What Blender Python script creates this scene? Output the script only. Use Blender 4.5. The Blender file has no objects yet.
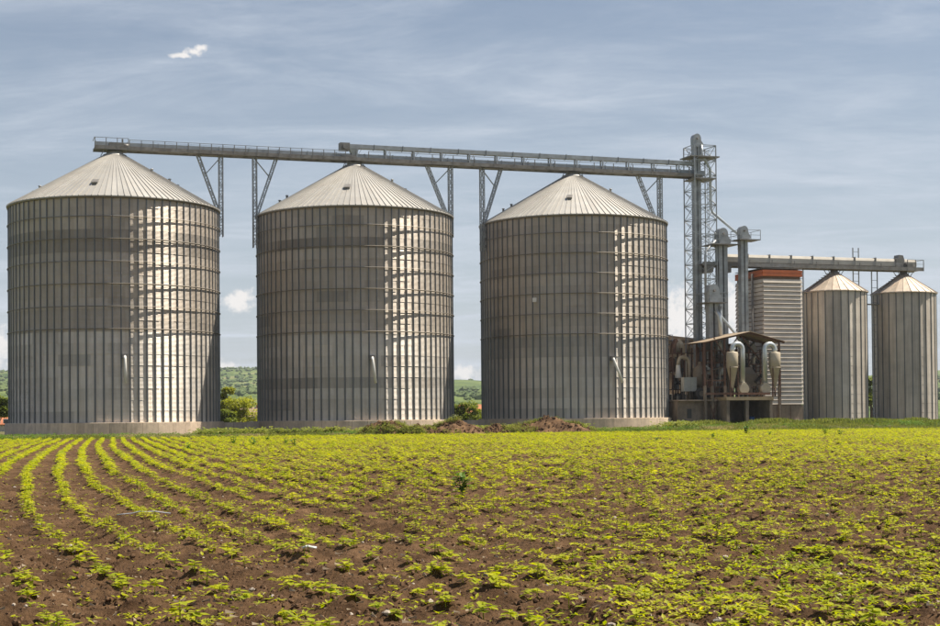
import bpy, math, random
import numpy as np
from mathutils import Vector, Matrix
R = math.radians
PI = math.pi
rnd = random.Random(7)
rng = np.random.default_rng(11)
scene = bpy.context.scene
COL = scene.collection

# ------------------------------------------------------------------ camera
cam_d = bpy.data.cameras.new('camera')
cam = bpy.data.objects.new('camera', cam_d)
COL.objects.link(cam)
cam_d.sensor_width = 36.0
cam_d.lens = 57.4
PITCH = R(1.0)
cam.matrix_world = Matrix.Translation((0, 0, 1.5)) @ Matrix.Rotation(0.00875, 4, 'Y') @ Matrix.Rotation(PI / 2 + PITCH, 4, 'X')
cam_d.shift_y = 0.0833
cam_d.clip_start = 0.3
cam_d.clip_end = 12000
scene.camera = cam

# ------------------------------------------------------------------ sun + sky
SUN_EL, SUN_AZ = R(60), R(12)           # azimuth measured from +X towards +Y (behind the silos, right)
sdir = Vector((math.cos(SUN_AZ) * math.cos(SUN_EL), math.sin(SUN_AZ) * math.cos(SUN_EL), math.sin(SUN_EL)))
sun_d = bpy.data.lights.new('sun', 'SUN')
sun_d.energy = 5.0
sun_d.angle = R(0.55)
sun_d.color = (1.0, 0.92, 0.78)
sun = bpy.data.objects.new('sun', sun_d)
sun.rotation_euler = sdir.to_track_quat('Z', 'Y').to_euler()
sun.location = (60, 40, 80)
COL.objects.link(sun)

world = bpy.data.worlds.new('World')
scene.world = world
world.use_nodes = True
nt = world.node_tree
nt.nodes.clear()
def wn(t, **kw):
    n = nt.nodes.new(t)
    for k, v in kw.items():
        setattr(n, k, v)
    return n
def wl(a, b): nt.links.new(a, b)
def wmath(op, a, b=None, c=None, clamp=False):
    n = wn('ShaderNodeMath', operation=op, use_clamp=clamp)
    for i, x in enumerate((a, b, c)):
        if x is None: continue
        if isinstance(x, (int, float)): n.inputs[i].default_value = x
        else: wl(x, n.inputs[i])
    return n.outputs[0]
sky = wn('ShaderNodeTexSky', sky_type='NISHITA')
sky.sun_disc = False
sky.sun_elevation = SUN_EL
sky.sun_rotation = PI / 2 - SUN_AZ
sky.air_density = 1.0
sky.dust_density = 1.2
sky.ozone_density = 1.0
tc = wn('ShaderNodeTexCoord')
sep = wn('ShaderNodeSeparateXYZ'); wl(tc.outputs['Generated'], sep.inputs[0])
dx, dy, dz = sep.outputs
# thin high cloud: noise on a flat layer overhead
hz = wmath('ADD', wmath('MAXIMUM', dz, 0.0), 0.12)
comb = wn('ShaderNodeCombineXYZ')
wl(wmath('DIVIDE', dx, hz), comb.inputs[0]); wl(wmath('DIVIDE', dy, hz), comb.inputs[1])
mp = wn('ShaderNodeMapping'); mp.inputs['Rotation'].default_value = (0, 0, R(14)); mp.inputs['Scale'].default_value = (0.8, 1.5, 1)
wl(comb.outputs[0], mp.inputs[0])
n1 = wn('ShaderNodeTexNoise'); n1.inputs['Scale'].default_value = 1.9; n1.inputs['Detail'].default_value = 9; n1.inputs['Roughness'].default_value = 0.62; n1.inputs['Distortion'].default_value = 0.6
wl(mp.outputs[0], n1.inputs['Vector'])
r1 = wn('ShaderNodeMapRange', interpolation_type='SMOOTHSTEP'); r1.inputs[1].default_value = 0.36; r1.inputs[2].default_value = 0.80; r1.inputs[3].default_value = 0.0; r1.inputs[4].default_value = 0.68
wl(n1.outputs[0], r1.inputs[0])
# veil thicker towards the horizon (more air to look through)
veil = wn('ShaderNodeMapRange'); veil.inputs[1].default_value = 0.0; veil.inputs[2].default_value = 0.34; veil.inputs[3].default_value = 0.66; veil.inputs[4].default_value = 0.04
wl(dz, veil.inputs[0])
n3 = wn('ShaderNodeTexNoise'); n3.inputs['Scale'].default_value = 5.5; n3.inputs['Detail'].default_value = 8; n3.inputs['Roughness'].default_value = 0.68; n3.inputs['Distortion'].default_value = 1.2
wl(mp.outputs[0], n3.inputs['Vector'])
wisp = wmath('MULTIPLY', wmath('SUBTRACT', n3.outputs[0], 0.42), 0.75)
cir = wmath('ADD', wmath('ADD', veil.outputs[0], wmath('MULTIPLY', r1.outputs[0], 0.55)), wmath('MULTIPLY', wisp, wmath('ADD', r1.outputs[0], 0.25)), clamp=True)
mixc = wn('ShaderNodeMix', data_type='RGBA')
mixc.inputs[7].default_value = (7.6, 8.25, 9.3, 1)
wl(cir, mixc.inputs[0]); wl(sky.outputs[0], mixc.inputs[6])
# small fair-weather cumulus scattered low over the land
ysafe = wmath('MAXIMUM', dy, 0.05)
aa = wmath('DIVIDE', dx, ysafe); ee = wmath('DIVIDE', dz, ysafe)
n2 = wn('ShaderNodeTexNoise'); n2.inputs['Scale'].default_value = 170; n2.inputs['Detail'].default_value = 5; n2.inputs['Roughness'].default_value = 0.6
wl(tc.outputs['Generated'], n2.inputs['Vector'])
wob = wmath('MULTIPLY', wmath('SUBTRACT', n2.outputs[0], 0.5), 2.4)
CUMULUS = [(-0.1560, 0.0785, .0125, .0070), (-0.1510, 0.0820, .0075, .0065), (-0.1905, 0.2440, .0085, .0022), (-0.1840, 0.2465, .0075, .0030), (-0.1785, 0.2490, .0045, .0026), (-0.316, 0.048, .013, .018), (-0.004, 0.030, .013, .006),
           (0.140, 0.064, .020, .024), (0.178, 0.070, .012, .028), (-0.163, 0.034, .014, .006), (0.322, 0.126, .006, .004),
           (-0.50, 0.09, .05, .02), (-0.42, 0.05, .03, .014), (0.46, 0.07, .05, .022), (0.60, 0.12, .06, .02), (-0.72, 0.13, .07, .025)]
cm = None
for a, e, ra, re_ in CUMULUS:
    p = wmath('MULTIPLY', wmath('SUBTRACT', aa, a), 1.0 / ra)
    q = wmath('MULTIPLY', wmath('SUBTRACT', ee, e), 1.0 / re_)
    d = wmath('SQRT', wmath('ADD', wmath('MULTIPLY', p, p), wmath('MULTIPLY', q, q)))
    m = wmath('SUBTRACT', 1.0, d)
    cm = m if cm is None else wmath('MAXIMUM', cm, m)
cf = wn('ShaderNodeMapRange', interpolation_type='SMOOTHSTEP'); cf.inputs[1].default_value = -0.15; cf.inputs[2].default_value = 0.75; cf.inputs[3].default_value = 0; cf.inputs[4].default_value = 0.88
wl(wmath('ADD', cm, wob), cf.inputs[0])
mixq = wn('ShaderNodeMix', data_type='RGBA')
mixq.inputs[7].default_value = (11.2, 10.7, 10.3, 1)
wl(cf.outputs[0], mixq.inputs[0]); wl(mixc.outputs[2], mixq.inputs[6])
bg = wn('ShaderNodeBackground'); bg.inputs[1].default_value = 0.055
wl(mixq.outputs[2], bg.inputs[0])
wo = wn('ShaderNodeOutputWorld'); wl(bg.outputs[0], wo.inputs[0])

vs = scene.view_settings
vs.view_transform = 'Standard'; vs.look = 'None'; vs.gamma = 1.0; vs.exposure = 0.68; vs.use_curve_mapping = False

# ------------------------------------------------------------------ materials
def mat(name, col, rough=0.7, metal=0.0, var=0.15, scale=1.0, stain=None, stain_amt=0.0, stain_scale=(1, 1, 1), bump=0.0, bscale=20.0, objcol=False, coords='Object', spec=0.5, corr=0.0, pitch=0.105):
    m = bpy.data.materials.new(name); m.use_nodes = True
    t = m.node_tree; N = t.nodes; L = t.links
    b = N['Principled BSDF']
    b.inputs['Roughness'].default_value = rough; b.inputs['Metallic'].default_value = metal
    b.inputs['Specular IOR Level'].default_value = spec
    tc = N.new('ShaderNodeNewGeometry') if coords == 'Position' else N.new('ShaderNodeTexCoord')
    no = N.new('ShaderNodeTexNoise'); no.inputs['Scale'].default_value = scale; no.inputs['Detail'].default_value = 6; no.inputs['Roughness'].default_value = 0.6
    L.new(tc.outputs[coords], no.inputs['Vector'])
    mr = N.new('ShaderNodeMapRange'); mr.inputs[1].default_value = 0.3; mr.inputs[2].default_value = 0.7; mr.inputs[3].default_value = 1 - var; mr.inputs[4].default_value = 1 + var
    L.new(no.outputs[0], mr.inputs[0])
    mx = N.new('ShaderNodeVectorMath'); mx.operation = 'MULTIPLY'; mx.inputs[0].default_value = col
    L.new(mr.outputs[0], mx.inputs[1])
    out = mx.outputs[0]
    if stain:
        mp = N.new('ShaderNodeMapping'); mp.inputs['Scale'].default_value = stain_scale
        L.new(tc.outputs[coords], mp.inputs[0])
        n2 = N.new('ShaderNodeTexNoise'); n2.inputs['Scale'].default_value = 1.0; n2.inputs['Detail'].default_value = 7; n2.inputs['Roughness'].default_value = 0.65
        L.new(mp.outputs[0], n2.inputs['Vector'])
        m2 = N.new('ShaderNodeMapRange'); m2.inputs[1].default_value = 0.45; m2.inputs[2].default_value = 0.75; m2.inputs[3].default_value = 0; m2.inputs[4].default_value = stain_amt
        L.new(n2.outputs[0], m2.inputs[0])
        mm = N.new('ShaderNodeMix'); mm.data_type = 'RGBA'; mm.inputs[7].default_value = (*stain, 1)
        L.new(m2.outputs[0], mm.inputs[0]); L.new(out, mm.inputs[6]); out = mm.outputs[2]
    if objcol:
        oi = N.new('ShaderNodeObjectInfo')
        mo = N.new('ShaderNodeVectorMath'); mo.operation = 'MULTIPLY'
        L.new(out, mo.inputs[0]); L.new(oi.outputs['Color'], mo.inputs[1]); out = mo.outputs[0]
    L.new(out, b.inputs['Base Color'])
    if corr:                                        # rolled horizontal corrugation of the sheet, far finer than a pixel
        ge = N.new('ShaderNodeNewGeometry'); sp = N.new('ShaderNodeSeparateXYZ'); L.new(ge.outputs['Position'], sp.inputs[0])
        k1 = N.new('ShaderNodeMath'); k1.operation = 'MULTIPLY'; k1.inputs[1].default_value = 2 * PI / pitch; L.new(sp.outputs[2], k1.inputs[0])
        k2 = N.new('ShaderNodeMath'); k2.operation = 'SINE'; L.new(k1.outputs[0], k2.inputs[0])
        k3 = N.new('ShaderNodeMath'); k3.operation = 'MULTIPLY'; k3.inputs[1].default_value = corr; L.new(k2.outputs[0], k3.inputs[0])
        cb = N.new('ShaderNodeCombineXYZ'); L.new(k3.outputs[0], cb.inputs[2])
        va = N.new('ShaderNodeVectorMath'); va.operation = 'ADD'; L.new(ge.outputs['Normal'], va.inputs[0]); L.new(cb.outputs[0], va.inputs[1])
        vn = N.new('ShaderNodeVectorMath'); vn.operation = 'NORMALIZE'; L.new(va.outputs[0], vn.inputs[0]); L.new(vn.outputs[0], b.inputs['Normal'])
    if bump:
        nb = N.new('ShaderNodeTexNoise'); nb.inputs['Scale'].default_value = bscale; nb.inputs['Detail'].default_value = 5
        L.new(tc.outputs[coords], nb.inputs['Vector'])
        bp = N.new('ShaderNodeBump'); bp.inputs['Strength'].default_value = bump; bp.inputs['Distance'].default_value = 0.05
        L.new(nb.outputs[0], bp.inputs['Height']); L.new(bp.outputs[0], b.inputs['Normal'])
    return m

def leafmat(name, col_a, col_b, trans, scale=0.9, rough=0.55):
    m = bpy.data.materials.new(name); m.use_nodes = True
    t = m.node_tree; N = t.nodes; L = t.links
    b = N['Principled BSDF']; b.inputs['Roughness'].default_value = rough; b.inputs['Specular IOR Level'].default_value = 0.3
    tc = N.new('ShaderNodeTexCoord')
    geo = N.new('ShaderNodeNewGeometry')
    no = N.new('ShaderNodeTexNoise'); no.inputs['Scale'].default_value = scale; no.inputs['Detail'].default_value = 4
    L.new(geo.outputs['Position'], no.inputs['Vector'])
    ad = N.new('ShaderNodeMath'); ad.operation = 'MULTIPLY_ADD'; ad.inputs[1].default_value = 0.55; 
    L.new(geo.outputs['Random Per Island'], ad.inputs[0])
    mr = N.new('ShaderNodeMapRange'); mr.inputs[1].default_value = 0.3; mr.inputs[2].default_value = 0.7; mr.inputs[3].default_value = 0.0; mr.inputs[4].default_value = 0.5
    L.new(no.outputs[0], mr.inputs[0]); L.new(mr.outputs[0], ad.inputs[2])
    mx = N.new('ShaderNodeMix'); mx.data_type = 'RGBA'; mx.inputs[6].default_value = (*col_a, 1); mx.inputs[7].default_value = (*col_b, 1)
    L.new(ad.outputs[0], mx.inputs[0])
    L.new(mx.outputs[2], b.inputs['Base Color'])
    tr = N.new('ShaderNodeBsdfTranslucent')
    hs = N.new('ShaderNodeHueSaturation'); hs.inputs['Value'].default_value = 1.25; hs.inputs['Saturation'].default_value = 1.05
    L.new(mx.outputs[2], hs.inputs['Color']); L.new(hs.outputs[0], tr.inputs['Color'])
    ms = N.new('ShaderNodeMixShader'); ms.inputs[0].default_value = trans
    L.new(b.outputs[0], ms.inputs[1]); L.new(tr.outputs[0], ms.inputs[2])
    L.new(ms.outputs[0], N['Material Output'].inputs['Surface'])
    return m

M = {}
M['galv'] = mat('galvanised_sheet', (0.535, 0.485, 0.435), 0.46, 0.3, 0.10, 0.7, (0.32, 0.255, 0.185), 0.55, (2.2, 2.2, 0.16), objcol=True, coords='Position', corr=0.68)
M['galv_s'] = mat('galvanised_small_silo', (0.58, 0.52, 0.46), 0.45, 0.3, 0.12, 0.7, (0.25, 0.19, 0.14), 0.65, (2.6, 2.6, 0.12), objcol=True, coords='Position', corr=0.6)
M['stiff'] = mat('stiffener_steel', (0.135, 0.142, 0.15), 0.45, 0.5, 0.15, 0.6)
M['ring'] = mat('ring_steel', (0.22, 0.195, 0.165), 0.55, 0.5, 0.2, 0.8)
M['roof'] = mat('roof_sheet', (0.40, 0.385, 0.36), 0.5, 0.25, 0.10, 0.5, (0.38, 0.33, 0.27), 0.4, (1.2, 1.2, 1.2), objcol=True, coords='Position')
M['roof_s'] = mat('roof_sheet_small', (0.55, 0.47, 0.39), 0.5, 0.25, 0.15, 0.9, (0.36, 0.22, 0.14), 0.45, (2, 2, 2), objcol=True, coords='Position')
M['conc'] = mat('plinth_concrete', (0.66, 0.53, 0.40), 0.9, 0, 0.16, 1.6, (0.22, 0.18, 0.15), 0.55, (2.5, 2.5, 0.35), bump=0.3, objcol=True, coords='Position')
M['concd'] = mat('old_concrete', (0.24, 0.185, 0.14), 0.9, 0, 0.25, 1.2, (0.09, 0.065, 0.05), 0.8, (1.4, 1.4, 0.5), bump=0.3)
M['steel'] = mat('conveyor_steel', (0.34, 0.355, 0.37), 0.5, 0.5, 0.18, 1.1, (0.20, 0.17, 0.14), 0.5, (1.5, 1.5, 3), coords='Position')
M['steel_d'] = mat('walkway_steel', (0.235, 0.225, 0.215), 0.6, 0.4, 0.25, 1.5, (0.14, 0.10, 0.07), 0.5, (2, 2, 2), coords='Position')
M['rustg'] = mat('weathered_toe_board', (0.225, 0.21, 0.195), 0.7, 0.3, 0.3, 1.2, (0.10, 0.065, 0.04), 0.6, (1.5, 1.5, 3), coords='Position')
M['tube'] = mat('light_duct', (0.53, 0.56, 0.57), 0.35, 0.55, 0.12, 1.2)
M['beige'] = mat('beige_cover', (0.36, 0.335, 0.295), 0.55, 0.2, 0.15, 0.9, (0.30, 0.25, 0.2), 0.5, (1.2, 1.2, 3), coords='Position')
M['cream'] = mat('cream_paint', (0.47, 0.40, 0.30), 0.5, 0.05, 0.12, 1.2, (0.36, 0.26, 0.16), 0.4, (2, 2, 1))
M['clad'] = mat('cladding', (0.60, 0.53, 0.455), 0.6, 0.05, 0.10, 1.0, (0.36, 0.27, 0.21), 0.45, (0.6, 0.6, 2.5), objcol=True, coords='Position')
M['joint'] = mat('cladding_backing', (0.20, 0.13, 0.09), 0.9, 0, 0.2, 1.0)
M['red'] = mat('red_fascia', (0.46, 0.115, 0.035), 0.6, 0, 0.15, 1.5, objcol=True, coords='Position')
M['rust'] = mat('rusty_steel', (0.13, 0.065, 0.042), 0.85, 0.1, 0.35, 2.5, (0.07, 0.05, 0.04), 0.6, (3, 3, 1))
M['rsheet'] = mat('canopy_sheet', (0.30, 0.235, 0.165), 0.75, 0.1, 0.25, 1.2, (0.15, 0.085, 0.05), 0.6, (2, 2, 2))
M['machine'] = mat('machine_grey', (0.19, 0.155, 0.118), 0.65, 0.15, 0.25, 1.6)
M['dark'] = mat('dark_equipment', (0.05, 0.045, 0.04), 0.7, 0.1, 0.3, 2.0)
M['cabinet'] = mat('cabinet_grey', (0.36, 0.36, 0.33), 0.6, 0.05, 0.15, 2.0)
M['ochre'] = mat('ochre_concrete', (0.36, 0.27, 0.16), 0.9, 0, 0.2, 1.2, (0.18, 0.13, 0.08), 0.5, (1.4, 1.4, 1.4))
M['tan'] = mat('tan_render', (0.40, 0.30, 0.215), 0.9, 0, 0.22, 0.6, (0.2, 0.15, 0.1), 0.6, (0.7, 0.7, 0.3))
M['white'] = mat('white_paint', (0.72, 0.70, 0.66), 0.7, 0, 0.12, 1.0)
M['blue'] = mat('blue_plastic', (0.05, 0.12, 0.30), 0.45, 0, 0.1, 1.0)
M['tile'] = mat('orange_roof_tile', (0.45, 0.16, 0.07), 0.85, 0, 0.25, 1.0)
M['tile_b'] = mat('tan_roof_tile', (0.36, 0.25, 0.17), 0.85, 0, 0.25, 1.0)
M['wallh'] = mat('house_wall', (0.55, 0.50, 0.43), 0.9, 0, 0.12, 0.8)
M['glass'] = mat('window_glass', (0.04, 0.05, 0.06), 0.1, 0, 0.05, 1.0)
M['bark'] = mat('bark', (0.11, 0.08, 0.055), 0.95, 0, 0.3, 3.0)
M['stone'] = mat('pale_stone', (0.40, 0.34, 0.28), 0.9, 0, 0.25, 6.0, coords='Generated')
M['strawbit'] = mat('straw_bits', (0.36, 0.28, 0.19), 0.9, 0, 0.3, 3.0)
M['clod'] = mat('soil_clod', (0.125, 0.074, 0.042), 0.98, 0, 0.5, 3.0, spec=0.1)
M['plast'] = mat('grey_film', (0.24, 0.26, 0.29), 0.5, 0, 0.15, 4.0)
M['film'] = mat('white_film', (0.55, 0.58, 0.60), 0.4, 0, 0.1, 4.0)
M['leaf'] = leafmat('crop_leaf', (0.19, 0.275, 0.008), (0.60, 0.575, 0.035), 0.5, 0.5)
M['leaf_d'] = leafmat('weed_leaf', (0.075, 0.15, 0.02), (0.16, 0.25, 0.035), 0.35, 0.8)
M['grass'] = leafmat('verge_grass_leaf', (0.12, 0.175, 0.025), (0.33, 0.33, 0.07), 0.4, 0.16)
M['straw'] = leafmat('dry_grass_leaf', (0.42, 0.34, 0.15), (0.55, 0.46, 0.22), 0.35, 0.5)
M['tree_a'] = leafmat('tree_leaf_light', (0.22, 0.26, 0.02), (0.45, 0.44, 0.05), 0.5, 0.5)
M['tree_b'] = leafmat('tree_leaf_mid', (0.12, 0.17, 0.02), (0.27, 0.30, 0.04), 0.45, 0.5)
M['forest'] = leafmat('far_forest', (0.07, 0.11, 0.04), (0.14, 0.18, 0.06), 0.1, 0.03, 0.9)

def soilmat():
    m = bpy.data.materials.new('tilled_soil'); m.use_nodes = True
    N = m.node_tree.nodes; L = m.node_tree.links; b = N['Principled BSDF']
    b.inputs['Roughness'].default_value = 0.97; b.inputs['Specular IOR Level'].default_value = 0.08
    tc = N.new('ShaderNodeTexCoord')
    def noise(s, d=6):
        n = N.new('ShaderNodeTexNoise'); n.inputs['Scale'].default_value = s; n.inputs['Detail'].default_value = d; n.inputs['Roughness'].default_value = 0.65
        L.new(tc.outputs['Object'], n.inputs['Vector']); return n.outputs[0]
    cr = N.new('ShaderNodeValToRGB'); e = cr.color_ramp.elements
    e[0].position = 0.3; e[0].color = (0.045, 0.025, 0.013, 1); e[1].position = 0.72; e[1].color = (0.185, 0.112, 0.062, 1)
    L.new(noise(2.2, 9), cr.inputs[0])
    cr2 = N.new('ShaderNodeValToRGB'); e = cr2.color_ramp.elements
    e[0].position = 0.35; e[0].color = (0.8, 0.77, 0.74, 1); e[1].position = 0.7; e[1].color = (1.22, 1.2, 1.16, 1)
    L.new(noise(0.22, 3), cr2.inputs[0])
    mu = N.new('ShaderNodeVectorMath'); mu.operation = 'MULTIPLY'
    L.new(cr.outputs[0], mu.inputs[0]); L.new(cr2.outputs[0], mu.inputs[1]); L.new(mu.outputs[0], b.inputs['Base Color'])
    bp = N.new('ShaderNodeBump'); bp.inputs['Strength'].default_value = 1.0; bp.inputs['Distance'].default_value = 0.08
    L.new(noise(14, 6), bp.inputs['Height']); L.new(bp.outputs[0], b.inputs['Normal'])
    return m
M['soil'] = soilmat()
def groundmat(name, a, b_, scale, c=None):
    m = bpy.data.materials.new(name); m.use_nodes = True
    N = m.node_tree.nodes; L = m.node_tree.links; b = N['Principled BSDF']
    b.inputs['Roughness'].default_value = 0.95; b.inputs['Specular IOR Level'].default_value = 0.1
    tc = N.new('ShaderNodeTexCoord')
    n = N.new('ShaderNodeTexNoise'); n.inputs['Scale'].default_value = scale; n.inputs['Detail'].default_value = 8; n.inputs['Roughness'].default_value = 0.6
    L.new(tc.outputs['Object'], n.inputs['Vector'])
    cr = N.new('ShaderNodeValToRGB'); e = cr.color_ramp.elements
    e[0].position = 0.36; e[0].color = (*a, 1); e[1].position = 0.64; e[1].color = (*b_, 1)
    if c:
        k = cr.color_ramp.elements.new(0.56); k.color = (*c, 1)
    L.new(n.outputs[0], cr.inputs[0]); L.new(cr.outputs[0], b.inputs['Base Color'])
    return m
M['verge'] = groundmat('verge_earth_and_grass', (0.06, 0.075, 0.018), (0.17, 0.13, 0.075), 0.35)
M['land'] = groundmat('far_land', (0.075, 0.11, 0.03), (0.20, 0.20, 0.06), 0.02)
M['hill'] = groundmat('hill_meadow_and_wood', (0.045, 0.075, 0.022), (0.27, 0.215, 0.12), 0.011, (0.125, 0.165, 0.045))

# ------------------------------------------------------------------ helpers
def link(o): COL.objects.link(o); return o
def tag(o, label=None, cat=None, group=None, kind=None):
    if label: o['label'] = label
    if cat: o['category'] = cat
    if group: o['group'] = group
    if kind: o['kind'] = kind
    return o

class MB:
    def __init__(s): s.v = []; s.f = []; s.smooth = []
    def add(s, vs, fs, sm=False):
        o = len(s.v); s.v.extend(vs); s.f.extend([tuple(i + o for i in f) for f in fs]); s.smooth.extend([sm] * len(fs)); return s
    def box(s, x0, x1, y0, y1, z0, z1):
        return s.add([(x0, y0, z0), (x1, y0, z0), (x1, y1, z0), (x0, y1, z0), (x0, y0, z1), (x1, y0, z1), (x1, y1, z1), (x0, y1, z1)],
                     [(0, 3, 2, 1), (4, 5, 6, 7), (0, 1, 5, 4), (1, 2, 6, 5), (2, 3, 7, 6), (3, 0, 4, 7)])
    def bar(s, p0, p1, w, h=None):
        h = h or w
        a, b = Vector(p0), Vector(p1); d = (b - a).normalized()
        up = Vector((0, 0, 1)) if abs(d.z) < 0.95 else Vector((0, 1, 0))
        x = d.cross(up).normalized(); y = x.cross(d)
        vs = []
        for p in (a, b):
            for i, j in ((-1, -1), (1, -1), (1, 1), (-1, 1)):
                vs.append(tuple(p + x * (i * w / 2) + y * (j * h / 2)))
        return s.add(vs, [(0, 1, 2, 3), (7, 6, 5, 4), (0, 4, 5, 1), (1, 5, 6, 2), (2, 6, 7, 3), (3, 7, 4, 0)])
    def tube(s, pts, r, n=10, caps=True):
        pts = [Vector(p) for p in pts]; rs = r if isinstance(r, (list, tuple)) else [r] * len(pts)
        vs = []; px = None
        for i, p in enumerate(pts):
            d = (pts[min(i + 1, len(pts) - 1)] - pts[max(i - 1, 0)]).normalized()
            if px is None:
                up = Vector((0, 0, 1)) if abs(d.z) < 0.9 else Vector((0, 1, 0))
                x = d.cross(up).normalized()
            else:
                x = (px - d * px.dot(d)).normalized()
            px = x; y = d.cross(x)
            for k in range(n):
                a = 2 * PI * k / n
                vs.append(tuple(p + (x * math.cos(a) + y * math.sin(a)) * rs[i]))
        fs = []
        for i in range(len(pts) - 1):
            for k in range(n):
                k2 = (k + 1) % n
                fs.append((i * n + k, i * n + k2, (i + 1) * n + k2, (i + 1) * n + k))
        s.add(vs, fs, True)
        if caps:
            o = len(s.v) - len(vs)
            s.f.append(tuple(o + k for k in reversed(range(n)))); s.smooth.append(False)
            s.f.append(tuple(o + (len(pts) - 1) * n + k for k in range(n))); s.smooth.append(False)
        return s
    def lathe(s, prof, n=24, c=(0, 0, 0), a0=0, a1=2 * PI, sm=True):
        full = abs(a1 - a0 - 2 * PI) < 1e-6; cnt = n if full else n + 1
        vs = []
        for r, z in prof:
            for k in range(cnt):
                a = a0 + (a1 - a0) * k / n
                vs.append((c[0] + r * math.cos(a), c[1] + r * math.sin(a), c[2] + z))
        fs = []
        for i in range(len(prof) - 1):
            for k in range(n):
                k2 = (k + 1) % cnt
                fs.append((i * cnt + k, i * cnt + k2, (i + 1) * cnt + k2, (i + 1) * cnt + k))
        return s.add(vs, fs, sm)
    def prism(s, pts, y0, y1):                      # outline in x-z, extruded along y
        n = len(pts)
        vs = [(x, y0, z) for x, z in pts] + [(x, y1, z) for x, z in pts]
        fs = [tuple(range(n)), tuple(reversed(range(n, 2 * n)))]
        for i in range(n):
            j = (i + 1) % n; fs.append((i, i + n, j + n, j))
        return s.add(vs, fs)
    def lattice(s, p0, p1, depth, width, chord=0.06, lace=0.035, bays=8, axis=(0, 1, 0)):
        a, b = Vector(p0), Vector(p1); d = (b - a).normalized()
        y = Vector(axis); y = (y - d * y.dot(d)).normalized(); x = d.cross(y)
        off = [x * (i * depth / 2) + y * (j * width / 2) for i, j in ((-1, -1), (1, -1), (1, 1), (-1, 1))]
        for o in off: s.bar(a + o, b + o, chord)
        for k in range(bays):
            q0 = a.lerp(b, k / bays); q1 = a.lerp(b, (k + 1) / bays)
            for i in range(4):
                j = (i + 1) % 4
                if k % 2: i, j = j, i
                s.bar(q0 + off[i], q1 + off[j], lace); s.bar(q1 + off[i], q1 + off[j], lace)
        return s
    def mesh(s, name, m):
        me = bpy.data.meshes.new(name); me.from_pydata(s.v, [], s.f)
        me.polygons.foreach_set('use_smooth', s.smooth)
        if m: me.materials.append(m)
        me.update(); return me
    def build(s, name, m, parent=None, loc=None, rz=0.0):
        return obj(name, s.mesh(name, m), parent, loc, rz)
def obj(name, me, parent=None, loc=None, rz=0.0, color=None):
    o = bpy.data.objects.new(name, me); link(o)
    if parent: o.parent = parent
    if loc: o.location = loc
    if rz: o.rotation_euler.z = rz
    if color: o.color = color
    return o
def fix_normals(me):
    import bmesh
    bm = bmesh.new(); bm.from_mesh(me); bmesh.ops.recalc_face_normals(bm, faces=bm.faces); bm.to_mesh(me); bm.free(); return me

# row frame: the silos, tower, dryer and small silos stand on one line
U = Vector((0.949, 0.3156, 0)); V = Vector((-0.3156, 0.949, 0)); ORG = Vector((-34.5, 144.8, 0))
RZ = math.atan2(U.y, U.x)
def W(s, v, z=0.0): return ORG + U * s + V * v + Vector((0, 0, z))
def thing(name, label, cat, s, v, z=0.0, group=None, rz=RZ):
    o = bpy.data.objects.new(name, None); link(o); o.empty_display_size = 0.5
    o.location = W(s, v, z); o.rotation_euler.z = rz
    return tag(o, label, cat, group)
def tone(lo, hi, warm=0.0):
    g = rnd.uniform(lo, hi); return (g * (1 + warm), g, g * (1 - warm), 1)

# value noise
def _hash(ix, iy, seed):
    h = (ix.astype(np.int64) * 374761393 + iy.astype(np.int64) * 668265263 + seed * 974634777) & 0xffffffff
    h = ((h ^ (h >> 13)) * 1274126177) & 0xffffffff
    return ((h ^ (h >> 16)) & 0xffff) / 65535.0
def vnoise(x, y, seed=0):
    ix = np.floor(x); iy = np.floor(y); fx = x - ix; fy = y - iy
    fx = fx * fx * (3 - 2 * fx); fy = fy * fy * (3 - 2 * fy)
    a = _hash(ix, iy, seed); b = _hash(ix + 1, iy, seed); c = _hash(ix, iy + 1, seed); d = _hash(ix + 1, iy + 1, seed)
    return (a * (1 - fx) + b * fx) * (1 - fy) + (c * (1 - fx) + d * fx) * fy
def fbm(x, y, seed=0, o=4):
    t = 0; amp = 0.5
    for i in range(o):
        t = t + amp * vnoise(x * 2 ** i, y * 2 ** i, seed + i); amp *= 0.5
    return t
def npmesh(name, verts, quads, m, smooth=False):
    me = bpy.data.meshes.new(name)
    k = quads.shape[1]
    me.vertices.add(len(verts)); me.vertices.foreach_set('co', np.ascontiguousarray(verts, dtype=np.float32).ravel())
    me.loops.add(quads.size); me.loops.foreach_set('vertex_index', np.ascontiguousarray(quads, dtype=np.int32).ravel())
    me.polygons.add(len(quads)); me.polygons.foreach_set('loop_start', np.arange(0, quads.size, k, dtype=np.int32))
    me.polygons.foreach_set('use_smooth', np.full(len(quads), smooth))
    if m: me.materials.append(m)
    me.update(calc_edges=True); me.validate(); return me
def gridquads(ny, nx):
    i = np.arange(ny * nx).reshape(ny, nx)
    return np.stack([i[:-1, :-1], i[:-1, 1:], i[1:, 1:], i[1:, :-1]], -1).reshape(-1, 4)
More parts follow.
